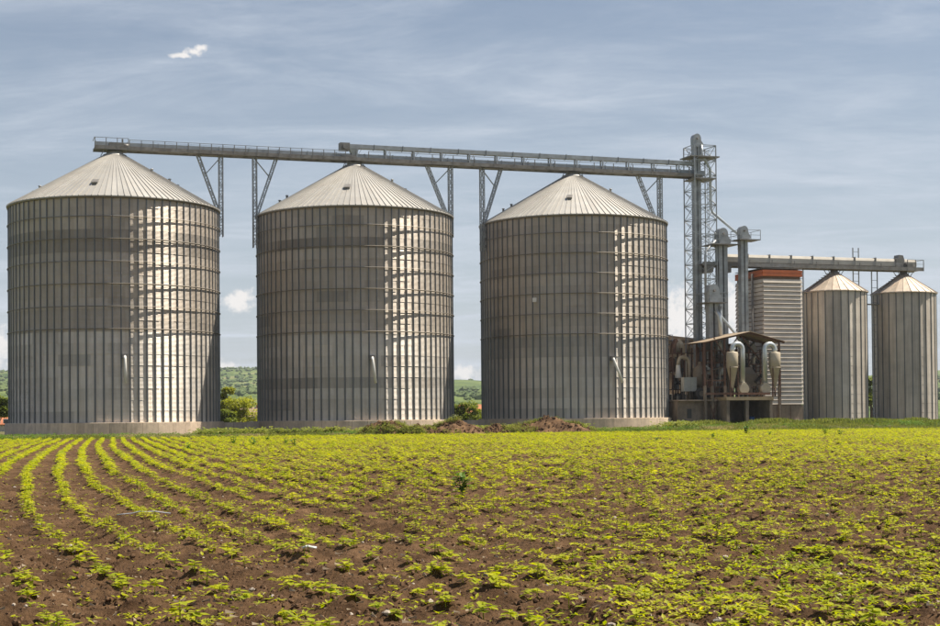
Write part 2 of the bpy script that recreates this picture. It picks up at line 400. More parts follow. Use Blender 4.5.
def scatter(name, tmpl, pos, ang, scl, m, tilt=None, smooth=False):
    """tmpl: list of (verts, quads); copies joined into one mesh"""
    VS = []; QS = []; off = 0
    pick = rng.integers(0, len(tmpl), len(pos))
    for t, (tv, tq) in enumerate(tmpl):
        idx = np.nonzero(pick == t)[0]
        if not len(idx): continue
        c = np.cos(ang[idx])[:, None]; s = np.sin(ang[idx])[:, None]; k = scl[idx][:, None]
        x = tv[None, :, 0] * k; y = tv[None, :, 1] * k; z = tv[None, :, 2] * k
        P = np.stack([x * c - y * s + pos[idx, 0:1], x * s + y * c + pos[idx, 1:2], z + pos[idx, 2:3]], -1)
        VS.append(P.reshape(-1, 3))
        n = len(tv)
        QS.append((tq[None] + (np.arange(len(idx)) * n)[:, None, None] + off).reshape(-1, tq.shape[1]))
        off += n * len(idx)
    return npmesh(name, np.concatenate(VS), np.concatenate(QS), m, smooth)

# ------------------------------------------------------------------ ground, field, verge
def row_g(Y): return -(0.215 * Y + 2.6 * np.log(np.maximum(Y, 3.0)))
ROWSP = 0.80
def soil_z(X, Y):
    ph = (X - row_g(Y)) / ROWSP
    z = 0.022 * np.cos(2 * PI * ph)
    z = z + 0.12 * (fbm(X * 1.6, Y * 1.6, 3, 3) - 0.45) + 0.13 * (fbm(X * 5.5, Y * 5.5, 9, 4) - 0.45)
    z = z + 0.22 * np.maximum(0, fbm(X * 3.1, Y * 3.1, 21, 3) - 0.46)
    z = z + 0.09 * (1 - np.abs(2 * vnoise(X * 8.3, Y * 8.3, 33) - 1)) * vnoise(X * 1.1, Y * 1.1, 35) - 0.03
    return z
EDGE_V = -25.5                                   # far edge of the crop, row frame
def to_v(X, Y): return (X - ORG.x) * V.x + (Y - ORG.y) * V.y
def to_s(X, Y): return (X - ORG.x) * U.x + (Y - ORG.y) * U.y
ny, nx = 540, 430
Yg = 3.5 * (150 / 3.5) ** (np.linspace(0, 1, ny))
kx = np.linspace(-0.50, 0.50, nx)
YY = np.repeat(Yg[:, None], nx, 1); XX = YY * kx[None, :]
# keep a wide field close to the camera too
XX = XX + np.sign(kx)[None, :] * 0 + kx[None, :] * 6
ZZ = soil_z(XX, YY)
ZZ = ZZ * np.clip((140 - YY) / 60, 0.35, 1)
field = obj('field', npmesh('field', np.stack([XX, YY, ZZ], -1).reshape(-1, 3), gridquads(ny, nx), M['soil'], True)); tag(field, kind='structure')
land = MB().add([(-7000, -400, -0.6), (7000, -400, -0.6), (7000, 8000, -0.6), (-7000, 8000, -0.6)], [(0, 1, 2, 3)]).build('ground', M['land']); tag(land, kind='structure')
# verge and yard: low grassy rise between the crop and the plinths
def yard_z(s, v):
    rise = np.clip((v - EDGE_V) / 9.0, 0, 1); rise = rise * rise * (3 - 2 * rise)
    return -0.10 + rise * (0.12 + 0.42 * np.clip((s - 38) / 30, 0, 1)) + 0.12 * (vnoise(s * 0.35, v * 0.35, 5) - 0.5) * rise
sg = np.linspace(-40, 150, 260); vg = np.concatenate([np.linspace(EDGE_V - 1.5, -8, 40), np.linspace(-7, 160, 30)])
SS, VV = np.meshgrid(sg, vg)
GX = ORG.x + SS * U.x + VV * V.x; GY = ORG.y + SS * U.y + VV * V.y
verge = obj('verge', npmesh('verge', np.stack([GX, GY, yard_z(SS, VV)], -1).reshape(-1, 3), gridquads(len(vg), len(sg)), M['verge'], True)); tag(verge, kind='structure')

# hills behind
def hill_z(X, Y):
    d = np.hypot(X, Y); az = X / np.maximum(Y, 1)
    base = 34 * np.clip((d - 420) / 900, 0, 1) ** 1.1
    far = 62 * np.clip((d - 1500) / 800, 0, 1) ** 0.8
    w = 0.80 + 0.5 * (fbm(az * 5 + 9, d * 0.0011, 31, 3) - 0.4) - 0.16 * np.clip((az + 0.10) / 0.12, 0, 1) + 0.05 * np.clip((az - 0.1) / 0.1, 0, 1)
    return (base + far) * w + 10 * (fbm(X * 0.006, Y * 0.006, 40, 4) - 0.45) * np.clip((d - 400) / 500, 0, 1) - 0.5
hr = np.linspace(330, 3200, 130); ha = np.linspace(R(-58), R(58), 300)
HR, HA = np.meshgrid(hr, ha, indexing='ij')
HX = HR * np.sin(HA); HY = HR * np.cos(HA)
hz_ = hill_z(HX, HY)
hills = obj('hills', npmesh('hills', np.stack([HX, HY, hz_], -1).reshape(-1, 3), gridquads(len(hr), len(ha)), M['hill'], True)); tag(hills, kind='structure')

# ------------------------------------------------------------------ plant templates
def leaf_quads(base, az, el, L, Wd, segs, droop=0.35):
    """returns verts, quads of a pointed leaf; segs 1 = one folded diamond"""
    ca, sa = math.cos(az), math.sin(az)
    def pt(t, w):
        r = L * t * math.cos(el); z = L * t * math.sin(el) - droop * L * t * t
        return (base[0] + ca * r - sa * w, base[1] + sa * r + ca * w, base[2] + z)
    if segs == 1:
        return [pt(0, 0), pt(0.5, -Wd / 2), pt(1, 0), pt(0.5, Wd / 2)], [(0, 1, 2, 3)]
    prof = [(0, 0.12), (0.3, 0.9), (0.62, 0.95), (1.0, 0.1)]
    vs = []; qs = []
    for t, w in prof:
        a = pt(t, -Wd / 2 * w); b = pt(t, 0); c = pt(t, Wd / 2 * w)
        vs += [a, (b[0], b[1], b[2] - 0.10 * Wd * w), c]
    for i in range(3):
        o = i * 3
        qs += [(o, o + 1, o + 4, o + 3), (o + 1, o + 2, o + 5, o + 4)]
    return vs, qs
def join(parts):
    VS = []; QS = []
    for v, q in parts:
        o = len(VS); VS += v; QS += [tuple(i + o for i in f) for f in q]
    return np.array(VS, dtype=np.float64), np.array(QS, dtype=np.int64)
def stem(p0, p1, r):
    a = Vector(p0); b = Vector(p1)
    vs = [tuple(a + Vector((r, 0, 0))), tuple(a + Vector((-r / 2, r, 0))), tuple(a + Vector((-r / 2, -r, 0))), tuple(b + Vector((r, 0, 0))), tuple(b + Vector((-r / 2, r, 0))), tuple(b + Vector((-r / 2, -r, 0)))]
    return vs, [(0, 1, 4, 3), (1, 2, 5, 4), (2, 0, 3, 5)]
def seedling(seed, lod):
    r = random.Random(seed); parts = []
    h = r.uniform(0.06, 0.13)
    nl = {0: 7, 1: 6, 2: 5}[lod] + r.randint(0, 1)
    if lod < 2: parts.append(stem((0, 0, -0.02), (r.uniform(-.015, .015), r.uniform(-.015, .015), h), 0.004))
    for i in range(nl):
        az = i * 2.4 + r.uniform(-.5, .5)
        zz = h * (0.55 + 0.45 * i / nl)
        L = r.uniform(0.06, 0.105) * (1.0 if i < nl - 2 else 0.7)
        parts.append(leaf_quads((0, 0, zz), az, r.uniform(-0.05, 0.35), L, L * r.uniform(0.6, 0.85), 3 if lod == 0 else 1, r.uniform(.05, .35)))
    return join(parts)
def weedlet(seed):
    r = random.Random(seed); parts = []
    for i in range(7):
        L = r.uniform(0.03, 0.07)
        parts.append(leaf_quads((r.uniform(-.05, .05), r.uniform(-.05, .05), 0.005), r.uniform(0, 6.3), r.uniform(.1, .8), L, L * r.uniform(.3, .6), 1, .2))
    return join(parts)
T0 = [seedling(i, 0) for i in range(10)]; T1 = [seedling(20 + i, 1) for i in range(10)]; T2 = [seedling(40 + i, 2) for i in range(10)]
TW = [weedlet(60 + i) for i in range(8)]

def in_field(X, Y, margin=0.0):
    return to_v(X, Y) < EDGE_V - margin
PX = []; PY = []
for j in range(-95, 190):
    x0 = j * ROWSP + 8.0
    y = 7.0 + rng.random()
    ys = []
    step = 0.13
    ys = np.arange(7.0, 142.0, step) + rng.uniform(-.07, .07, len(np.arange(7.0, 142.0, step)))
    xs = x0 + row_g(ys) + rng.normal(0, 0.05, len(ys)) + 0.18 * (vnoise(ys * 0.12, ys * 0 + j, 77) - 0.5)
    PX.append(xs); PY.append(ys)
PX = np.concatenate(PX); PY = np.concatenate(PY)
vis = (np.abs(PX) < 0.36 * PY + 2.5) & in_field(PX, PY)
PX = PX[vis]; PY = PY[vis]
gapn = vnoise(PX * 0.45, PY * 0.45, 51) * 0.6 + vnoise(PX * 2.1, PY * 2.1, 52) * 0.4
keep = rng.random(len(PX)) < np.clip(0.55 + 1.45 * (gapn - 0.36), np.where(PY < 26, 0.55, 0.08), 0.98) * (np.clip(0.84 + (PY - 14) / 40, 0.80, 1.0) + 0.25 * np.clip(-PX / PY * 5, 0, 1) * (PY > 16))
PX = PX[keep]; PY = PY[keep]
PZ = soil_z(PX, PY) * np.clip((140 - PY) / 60, 0.35, 1)
pos = np.stack([PX, PY, PZ], -1); ang = rng.uniform(0, 6.28, len(PX)); scl = (0.5 + 0.95 * rng.random(len(PX)) ** 1.2) * np.clip(.85 + (PY - 20) / 60, .85, 1.1) * np.clip(0.9 + gapn[keep] * 0.3, .9, 1.2)
infr = (np.abs(PX) < 0.318 * PY) & (PY > 10.2)
order = np.argsort(np.where(infr, PY, 1e6))
near = order[:300]
mask = np.ones(len(PX), bool); mask[near] = False
tm = []
for i, (tv, tq) in enumerate(T0):
    tm.append(npmesh('crop_seedling', tv, tq, M['leaf'], False))
for n, i in enumerate(near):
    o = bpy.data.objects.new('crop_seedling', tm[n % 10]); link(o)
    o.location = pos[i]; o.rotation_euler.z = ang[i]; o.scale = (scl[i],) * 3
    tag(o, 'small yellow-green crop seedling in the brown soil at the front of the field', 'seedling', 'crop seedlings in the foreground')
mid = mask & (PY < 42); far = mask & (PY >= 42)
o = obj('crop_rows', scatter('crop_rows', T1, pos[mid], ang[mid], scl[mid], M['leaf'])); tag(o, 'rows of young yellow-green crop plants in the middle of the field', 'crop', kind='stuff')
o = obj('crop_rows', scatter('crop_rows', T2, pos[far], ang[far], scl[far] * 1.4, M['leaf'])); tag(o, 'dense far rows of young crop plants towards the silos', 'crop', kind='stuff')
# small weeds between the rows, thicker on the right
n = 34000
WY = 9 * (140 / 9) ** rng.random(n) ; WX = (rng.random(n) * 2 - 1) * (0.36 * WY + 1.5)
wden = np.clip(0.30 + 0.55 * (WX / WY + 0.05) / 0.3, 0.24, 0.8) * (0.4 + 1.2 * (vnoise(WX * 0.5, WY * 0.5, 91) > 0.5))
kp = (rng.random(n) < wden) & in_field(WX, WY); WX = WX[kp]; WY = WY[kp]
WZ = soil_z(WX, WY) * np.clip((140 - WY) / 60, 0.35, 1)
o = obj('field_weeds', scatter('field_weeds', TW, np.stack([WX, WY, WZ], -1), rng.uniform(0, 6.28, len(WX)), rng.uniform(.7, 1.5, len(WX)), M['leaf'])); tag(o, 'fine low weeds scattered between the crop rows', 'weeds', kind='stuff')

# clods and stones
def clod(seed):
    r = random.Random(seed)
    v = []
    for z, rr in ((-0.5, .55), (0.1, 1.0), (0.55, .7)):
        for k in range(6):
            a = k * PI / 3 + r.uniform(-.2, .2); q = rr * r.uniform(.75, 1.2)
            v.append((q * math.cos(a), q * math.sin(a) * .7, .8 * z * r.uniform(.5, 1.35)))
    v.append((0, 0, 0.75)); v.append((0.1, 0.1, .72))
    q = []
    for l in range(2):
        for k in range(6):
            q.append((l * 6 + k, l * 6 + (k + 1) % 6, l * 6 + 6 + (k + 1) % 6, l * 6 + 6 + k))
    for k in (0, 2, 4): q.append((12 + k, 12 + (k + 1) % 6, 12 + (k + 2) % 6, 18))
    return np.array(v), np.array(q)
TC = [clod(i) for i in range(8)]
def crumb(seed):
    r = random.Random(seed); v = []
    for z, rr in ((-.4, 1.0), (.55, .62)):
        for k in range(4):
            a = k * PI / 2 + r.uniform(-.4, .4); q = rr * r.uniform(.7, 1.25); v.append((q * math.cos(a), q * math.sin(a), z * r.uniform(.6, 1.3)))
    return np.array(v), np.array([(0, 1, 5, 4), (1, 2, 6, 5), (2, 3, 7, 6), (3, 0, 4, 7), (4, 5, 6, 7)])
TCR = [crumb(i) for i in range(10)]
def ground_pts(n, y0, y1, p=1.0):
    Y = y0 * (y1 / y0) ** (rng.random(n) ** p); X = (rng.random(n) * 2 - 1) * (0.36 * Y + 1)
    return X, Y, soil_z(X, Y) * np.clip((140 - Y) / 60, 0.35, 1)
X, Y, Z = ground_pts(30000, 8.5, 34)
o = obj('soil_crumbs', scatter('soil_crumbs', TCR, np.stack([X, Y, Z], -1), rng.uniform(0, 6.28, len(X)), 0.006 + 0.02 * rng.random(len(X)) ** 2, M['clod'])); tag(o, 'fine brown crumbs of tilled earth', 'soil', kind='stuff')
X, Y, Z = ground_pts(10000, 8.5, 42)
o = obj('soil_clods', scatter('soil_clods', TC, np.stack([X, Y, Z], -1), rng.uniform(0, 6.28, len(X)), 0.006 + 0.046 * rng.random(len(X)) ** 4, M['clod'])); tag(o, 'loose brown clods of tilled earth', 'soil', kind='stuff')
X, Y, Z = ground_pts(420, 9.5, 60)
o = obj('field_stones', scatter('field_stones', TC, np.stack([X, Y, Z], -1), rng.uniform(0, 6.28, len(X)), 0.012 + 0.03 * rng.random(len(X)) ** 2, M['stone'])); tag(o, 'small pale stones lying scattered on the soil', 'stones', kind='stuff')

def straw(seed):
    r = random.Random(seed); L = r.uniform(.012, .04); w = .0025
    return np.array([(-L, -w, .01), (L, -w, .01 + r.uniform(0, .03)), (L, w, .012), (-L, w, .012)]), np.array([(0, 1, 2, 3)])
X, Y, Z = ground_pts(3500, 8.5, 40)
o = obj('crop_residue', scatter('crop_residue', [straw(i) for i in range(8)], np.stack([X, Y, Z + .015], -1), rng.uniform(0, 6.28, len(X)), rng.uniform(.5, 1.2, len(X)), M['strawbit'])); tag(o, 'short pale bits of old straw on the soil', 'straw', kind='stuff')
# bigger dark weeds standing out of the crop
def weed(x, y, h, label, leaves=26, wide=0.45):
    t = bpy.data.objects.new('weed', None); link(t); t.location = (x, y, 0); tag(t, label, 'weed', 'tall weeds in the crop')
    parts = []; st = []
    r = random.Random(int(x * 100) + int(y * 10))
    for b in range(5):
        az = b * 1.26 + r.uniform(-.3, .3); sp = 0 if b == 0 else r.uniform(.2, .5) * wide
        top = (math.cos(az) * sp * h, math.sin(az) * sp * h, h * r.uniform(.7, 1))
        st.append(stem((0, 0, -.03), top, 0.008 * h / .5))
        for i in range(leaves // 5):
            f = r.uniform(.25, 1)
            L = r.uniform(.26, .46) * h
            parts.append(leaf_quads((top[0] * f, top[1] * f, top[2] * f), r.uniform(0, 6.3), r.uniform(0, 1.0), L, L * .55, 3, .3))
    v, q = join(parts); obj('foliage', npmesh('foliage', v, q, M['leaf_d']), t)
    v, q = join(st); obj('stem', npmesh('stem', v, q, M['leaf_d']), t)
weed(-0.15, 28.3, 0.5, 'tall dark green weed alone in the middle of the crop', 45, .9)
FAR_W = [(-13.42, 85.1, .62, 'dark upright weed below the gap of left and middle silos, left of its twin'), (-11.38, 78.7, .55, 'dark upright weed below the gap of left and middle silos, right of its twin'),
         (-12.79, 94.8, .5, 'small dark weed on the far crop edge before the middle silo plinth'), (-10.26, 83.7, .42, 'short dark weed in the far crop at the left foot of the middle silo'),
         (-9.12, 77.7, .5, 'dark weed right of its shorter twin in the far crop before the middle silo'), (-13.18, 70.2, .4, 'low dark weed in the crop before the left silo right side'),
         (19.83, 107.6, .85, 'tall dark weed at the far crop edge before the canopy'), (20.34, 101.7, .4, 'small weed at the far crop edge before the right canopy post'),
         (24.65, 104.1, .6, 'dark weed in the far crop before the nearer small silo'), (24.41, 99.0, .5, 'dark weed right of another before the nearer small silo'),
         (10.34, 82.9, .35, 'short weed in the far crop before the right side of the third large silo'), (14.8, 91.4, .45, 'dark weed in the far crop before the tower')]
for x, y, h, l in FAR_W: weed(x, y, h, l, 30, .9)
# litter
def strip(name, pts, w, m, label, cat):
    vs = []; fs = []
    for i, (x, y) in enumerate(pts):
        z = float(soil_z(np.array([x]), np.array([y]))[0]) + 0.05 + 0.012 * (i % 2)
        for k, (dyy, dzz) in enumerate(((-w / 2, 0), (0, w * .35), (w / 2, 0.0))):
            vs.append((x, y + dyy, z + dzz))
    n = len(pts)
    for i in range(n - 1):
        for k in range(2):
            fs.append((i * 3 + k, i * 3 + 3 + k, i * 3 + 4 + k, i * 3 + 1 + k))
    o = MB().add(vs, fs, True).build(name, m)
    sm = o.modifiers.new('thick', 'SOLIDIFY'); sm.thickness = 0.006
    tag(o, label, cat)
strip('plastic_strip', [(-5.45 + i * .11, 23.1 + .04 * i + .03 * math.sin(i)) for i in range(8)], 0.028, M['plast'], 'thin grey plastic strip lying across the soil between left crop rows', 'litter')
strip('plastic_film', [(-1.80 + i * .05, 16.05 + .02 * math.sin(i * 2)) for i in range(4)], 0.05, M['film'], 'scrap of white plastic film lying on the soil', 'litter')

# ------------------------------------------------------------------ grass on the verge
def tuft(seed, h0, h1, nb, spread):
    r = random.Random(seed); parts = []
    for i in range(nb):
        az = r.uniform(0, 6.3); h = r.uniform(h0, h1); w = r.uniform(.015, .035)
        bx, by = r.uniform(-spread, spread), r.uniform(-spread, spread); le = r.uniform(.1, .5) * h
        ca, sa = math.cos(az), math.sin(az)
        parts.append(([(bx - sa * w, by + ca * w, -.03), (bx + sa * w, by - ca * w, -.03), (bx + ca * le * .5 + sa * w * .6, by + sa * le * .5 - ca * w * .6, h * .7), (bx + ca * le, by + sa * le, h)], [(0, 1, 2, 3)]))
    return join(parts)
TG = [tuft(i, .08, .22, 14, .28) for i in range(6)]; TS = [tuft(30 + i, .12, .32, 10, .2) for i in range(4)]
def broad(seed):
    r = random.Random(seed); parts = []
    for i in range(16):
        L = r.uniform(.08, .18); f = r.uniform(.1, 1)
        parts.append(leaf_quads((r.uniform(-.2, .2), r.uniform(-.2, .2), .22 * f), r.uniform(0, 6.3), r.uniform(-.2, .9), L, L * .5, 1, .3))
    return join(parts)
TB = [broad(100 + i) for i in range(6)]
def verge_pts(n, s0, s1, v0, v1, thr=None, seed=0):
    s = rng.uniform(s0, s1, n); v = rng.uniform(v0, v1, n)
    if thr is not None:
        k = fbm(s * 0.22, v * 0.3, seed, 3) > thr; s, v = s[k], v[k]
    P = np.stack([ORG.x + s * U.x + v * V.x, ORG.y + s * U.y + v * V.y, yard_z(s, v)], -1)
    return P
P = verge_pts(9500, -16, 100, EDGE_V + 0.4, -11)
vsc = 0.5 + 1.5 * vnoise(P[:, 0] * .45, P[:, 1] * .25, 63) ** 2 + .3 * rng.random(len(P))
o = obj('verge_grass', scatter('verge_grass', TG, P, rng.uniform(0, 6.28, len(P)), vsc, M['grass'])); tag(o, 'strip of green grass between the crop and the silos', 'grass', kind='stuff')
P = verge_pts(9000, -16, 62, -21, -10.5, .43, 12)
o = obj('dry_grass', scatter('dry_grass', TS, P, rng.uniform(0, 6.28, len(P)), rng.uniform(.6, 1.2, len(P)), M['straw'])); tag(o, 'pale dry grass stalks in front of the silo plinths', 'grass', kind='stuff')
P = verge_pts(5200, -16, 100, -21, -11, .46, 44)
o = obj('verge_weeds', scatter('verge_weeds', TB, P, rng.uniform(0, 6.28, len(P)), rng.uniform(.7, 1.7, len(P)), M['leaf_d'])); tag(o, 'leafy green weeds growing along the silo plinths', 'weeds', kind='stuff')
P = verge_pts(2600, 6, 54, -17.5, -12.5, .44, 71)
o = obj('plinth_weeds', scatter('plinth_weeds', TB, P, rng.uniform(0, 6.28, len(P)), rng.uniform(1.4, 3.2, len(P)), M['grass'])); tag(o, 'taller bright weeds before the middle and third silo plinths', 'weeds', kind='stuff')
P = verge_pts(5000, 56, 100, -14, -6)
o = obj('yard_grass', scatter('yard_grass', TG, P, rng.uniform(0, 6.28, len(P)), (1.0 + 2.6 * vnoise(P[:, 0] * .7, P[:, 1] * .3, 64) ** 1.5 + .4 * rng.random(len(P))), M['grass'])); tag(o, 'tall bright grass in front of the canopy and small silos', 'grass', kind='stuff')

# ------------------------------------------------------------------ big silos
NS = 80
RS, ZP, ZE, ZA = 9.87, 1.31, 21.9, 27.35
RINGS = [9.80, 11.84, 13.88, 15.92, 17.96, 20.0]
NT = 20; TH = (ZE - ZP) / NT
def sheet_mesh(Rr, ang, th, seg, name, m, lip=0.016):
    b = MB(); e = 0.004
    for i in range(seg): pass
    vs = []; fs = []
    for i in range(seg + 1):
        a = -ang / 2 + ang * i / seg
        lap = 0.006 * (i / seg)
        for rr, z in ((Rr - 0.02, 0.0), (Rr + lip + lap, 0.0), (Rr + 0.001 + lap, th + 0.02)):
            vs.append((rr * math.cos(a), rr * math.sin(a), z))
    for i in range(seg):
        o = i * 3
        fs += [(o, o + 3, o + 4, o + 1), (o + 1, o + 4, o + 5, o + 2)]
    return b.add(vs, fs, True).mesh(name, m)
sheet_big = sheet_mesh(RS, 2 * PI / 20, TH, 8, 'wall_sheet', M['galv'])
for p in sheet_big.polygons: p.use_smooth = False
def stiff_mesh(Rr, z0, z1, zsplit, w0, w1, d, m):
    b = MB()
    x0 = Rr + 0.003
    b.prism([(0, 0)] * 3, 0, 0) if False else None
    def hat(w, dd, za, zb):
        prof = [(x0, -w / 2), (x0 + dd, -w * .36), (x0 + dd, w * .36), (x0, w / 2)]
        vs = [(x, y, za) for x, y in prof] + [(x, y, zb) for x, y in prof]
        b.add(vs, [(0, 1, 5, 4), (1, 2, 6, 5), (2, 3, 7, 6), (4, 5, 6, 7), (3, 2, 1, 0)])
    if zsplit:
        hat(w0, d * 1.15, z0, zsplit); hat(w1, d, zsplit, z1)
    else: hat(w0, d, z0, z1)
    return b.mesh('stiffener', m)
stiff_big = stiff_mesh(RS + .016, ZP + .02, ZE, RINGS[0], 0.16, 0.115, 0.075, M['stiff'])
def roof_mesh(n, r0, z0, r1, z1, rib, m, thick=0.03):
    """one roof wedge with a standing rib on its right edge"""
    h = PI / n * 0.992
    b = MB(); vs = []
    nv = Vector((z0 - z1, 0, r1 - r0)).normalized()
    cols = [(-h, 0), (h * 0.80, 0), (h * 0.84, rib), (h, rib), (h, 0)]
    for r, z in ((r0, z0), (r1, z1)):
        for a, up in cols:
            up2 = up * (0.35 + 0.65 * (r / r1))
            vs.append(((r + nv.x * up2) * math.cos(a), (r + nv.x * up2) * math.sin(a), z + nv.z * up2))
    k = len(cols)
    fs = [(i, i + k, i + k + 1, i + 1) for i in range(k - 1)]
    # turned-down lip at the eave
    o = len(vs); 
    for a, up in cols: vs.append(((r1) * math.cos(a), (r1) * math.sin(a), z1 - 0.07))
    fs += [(k + i, o + i, o + i + 1, k + i + 1) for i in range(k - 1)]
    return b.add(vs, fs).mesh('roof_panel', m)
NR = 108
roof_big = roof_mesh(NR, 0.75, ZA - 0.02, RS + 0.20, ZE - 0.05, 0.075, M['roof'])
NPL = 44
def plinth_mesh(n, r, z0, z1, name='plinth_panel'):
    h = PI / n * 0.985; b = MB(); vs = []; seg = 3
    for i in range(seg + 1):
        a = -h + 2 * h * i / seg
        for rr, z in ((r - .5, z1), (r - .02, z1), (r, z1 - .03), (r, z0)):
            vs.append((rr * math.cos(a), rr * math.sin(a), z))
    fs = []
    for i in range(seg):
        for k in range(3):
            fs.append((i * 4 + k + 1, i * 4 + k, i * 4 + 4 + k, i * 4 + 5 + k))
    # end faces
    fs.append((0, 1, 2, 3)); e = seg * 4; fs.append((e + 3, e + 2, e + 1, e))
    vs2 = len(vs); 
    return b.add(vs, fs).mesh(name, M['conc'])
plinth_big = plinth_mesh(NPL, RS + .42, -0.3, ZP)
def ring_mesh(Rr, m):
    return MB().lathe([(Rr + .10, 0), (Rr + .12, -.035), (Rr + .16, -.035), (Rr + .18, 0), (Rr + .16, .035), (Rr + .12, .035), (Rr + .10, 0)], 96).mesh('wind_ring', m)
ring_big = ring_mesh(RS, M['ring'])
eave_big = MB().lathe([(RS + .03, -.22), (RS + .16, -.22), (RS + .19, -.02), (RS + .02, .03)], 96).mesh('eave_trim', M['ring'])
core_big = MB().lathe([(RS - .06, ZP), (RS - .06, ZE)], 80).mesh('back_wall', M['galv'])
cap_big = MB().lathe([(1.15, ZA - .30), (1.12, ZA - .14), (.78, ZA + .02), (.74, ZA + .22), (.55, ZA + .26), (.5, ZA + .26), (.0, ZA + .26)], 24).mesh('roof_cap', M['roof'])
underroof = MB().lathe([(.8, ZA - .12), (RS + .1, ZE - .16)], 60).mesh('roof_frame', M['ring'])
hatch_m = MB()
hatch_m.box(-.32, .32, -.25, .25, -.1, .14); hatch_m.box(-.36, .36, -.29, .29, .14, .18); hatch_m.box(-.1, .1, -.34, -.29, .1, .16)
hatch_m = hatch_m.mesh('roof_hatch', M['steel_d'])
vent_m = MB().lathe([(.11, -.2), (.11, .16), (.17, .16), (.16, .22), (.0, .28)], 12).mesh('roof_vent', M['steel'])
def roof_z(r): return ZA + (ZE - ZA) * (r - .75) / (RS + .2 - .75)
SLOPE = math.atan2(ZA - ZE, RS - .75)
FRONT = R(-104)
FLIGHTS = {}
def big_silo(label, s, seed, hatch_r, hatch_a, spout_a, lean, dark_tiers, patch=False, low=1.1):
    global rnd
    rnd = random.Random(seed)
    t = thing('grain_silo', label, 'silo', s, 0, 0, 'large corrugated grain silos')
    order = []
    for k in range(NT):
        for j in range(20):
            a = j * 2 * PI / 20 + (PI / 20 if k % 2 else 0)
            d = abs((a - FRONT + PI) % (2 * PI) - PI)
            order.append((d, k, a))
    order.sort()
    tt = [rnd.uniform(.93, 1.07) for _ in range(NT)]
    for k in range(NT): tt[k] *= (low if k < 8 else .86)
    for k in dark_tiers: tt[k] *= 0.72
    rest = MB()
    for n, (d, k, a) in enumerate(order):
        if n < 290:
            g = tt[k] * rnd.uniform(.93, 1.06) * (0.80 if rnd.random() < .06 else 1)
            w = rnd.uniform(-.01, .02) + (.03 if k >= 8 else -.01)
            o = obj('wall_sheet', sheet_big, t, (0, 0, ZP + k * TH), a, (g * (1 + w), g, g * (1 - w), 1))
        else:
            vs = [v.co for v in sheet_big.vertices]; ca, sa = math.cos(a), math.sin(a)
            rest.add([(v.x * ca - v.y * sa, v.x * sa + v.y * ca, v.z + ZP + k * TH) for v in vs], [tuple(p.vertices) for p in sheet_big.polygons])
    o = rest.build('wall_sheet', M['galv'], t); o['kind'] = 'stuff'
    obj('inner_wall', core_big, t, color=(.8, .8, .8, 1))
    for i in range(NS): obj('stiffener', stiff_big, t, None, (i + .5) * 2 * PI / NS)
    for z in RINGS: obj('wind_ring', ring_big, t, (0, 0, z))
    obj('eave_trim', eave_big, t, (0, 0, ZE - .02)); obj('roof_frame', underroof, t)
    for i in range(NR):
        g = rnd.uniform(.94, 1.05)
        a = (i + .5) * 2 * PI / NR
        if patch:
            d = ((a - R(-114) + PI) % (2 * PI) - PI)
            if abs(d) < R(15): g = 1.16 + rnd.uniform(-.03, .03)
        obj('roof_panel', roof_big, t, None, a, (g, g * .995, g * .985, 1))
    obj('roof_cap', cap_big, t, color=(1, 1, 1, 1))
    for i in range(NPL):
        g = rnd.uniform(.88, 1.08); obj('plinth_panel', plinth_big, t, None, (i + .5) * 2 * PI / NPL, (g, g * .985, g * .965, 1))
    def on_roof(me, r, a, name):
        o = obj(name, me, t, (r * math.cos(a), r * math.sin(a), roof_z(r) + .05))
        o.rotation_euler = (0, SLOPE, a); return o
    on_roof(hatch_m, hatch_r, hatch_a, 'roof_hatch')
    for r, a in ((7.6, R(172)), (7.0, R(180)), (5.2, R(-8)), (6.0, R(-2)), (4.2, R(-40))):
        o = on_roof(vent_m, r, a, 'roof_vent'); o.rotation_euler = (0, 0, 0)
    # sampling chute on the wall
    ca, sa = math.cos(spout_a), math.sin(spout_a)
    sp = MB(); r0 = RS + .1
    p0 = Vector((ca * r0, sa * r0, 7.30)); out = Vector((ca, sa, 0)); side = Vector((-sa, ca, 0))
    sp.tube([p0 + out * .25 + Vector((0, 0, .05)), p0 + out * .48 - Vector((0, 0, .25)), p0 + out * .62 + side * lean - Vector((0, 0, 2.45))], .13, 10)
    c = sp.build('discharge_chute', M['white'], t)
    if patch:
        wa = R(-135.6); hp = MB(); hp.bar((math.cos(wa) * RS, math.sin(wa) * RS, 13.3), (math.cos(wa) * (RS + .25), math.sin(wa) * (RS + .25), 13.3), .38, .42); hp.build('wall_hatch', M['white'], t)
    fl = MB(); fl.bar(p0 - out * .1, p0 + out * .38, .46, .42); fl.build('inlet_box', M['steel_d'], c)
    return t
big_silo('left and nearest of the three large ribbed steel grain silos, at the photo edge', 0.3, 3, 7.6, R(-108.5), R(-90.6), 0.05, (15, 16), low=1.27)
big_silo('middle one of the three large ribbed steel grain silos, soil heap at its foot', 24.18, 4, 6.4, R(-110.4), R(-95.3), 0.26, (3, 16), low=1.2)
big_silo('third large ribbed steel grain silo, with pale patch on its roof, beside the elevator tower', 48.16, 8, 6.6, R(-115.2), R(-90.0), 0.85, (6, 7), True, 1.15)
rnd = random.Random(70)
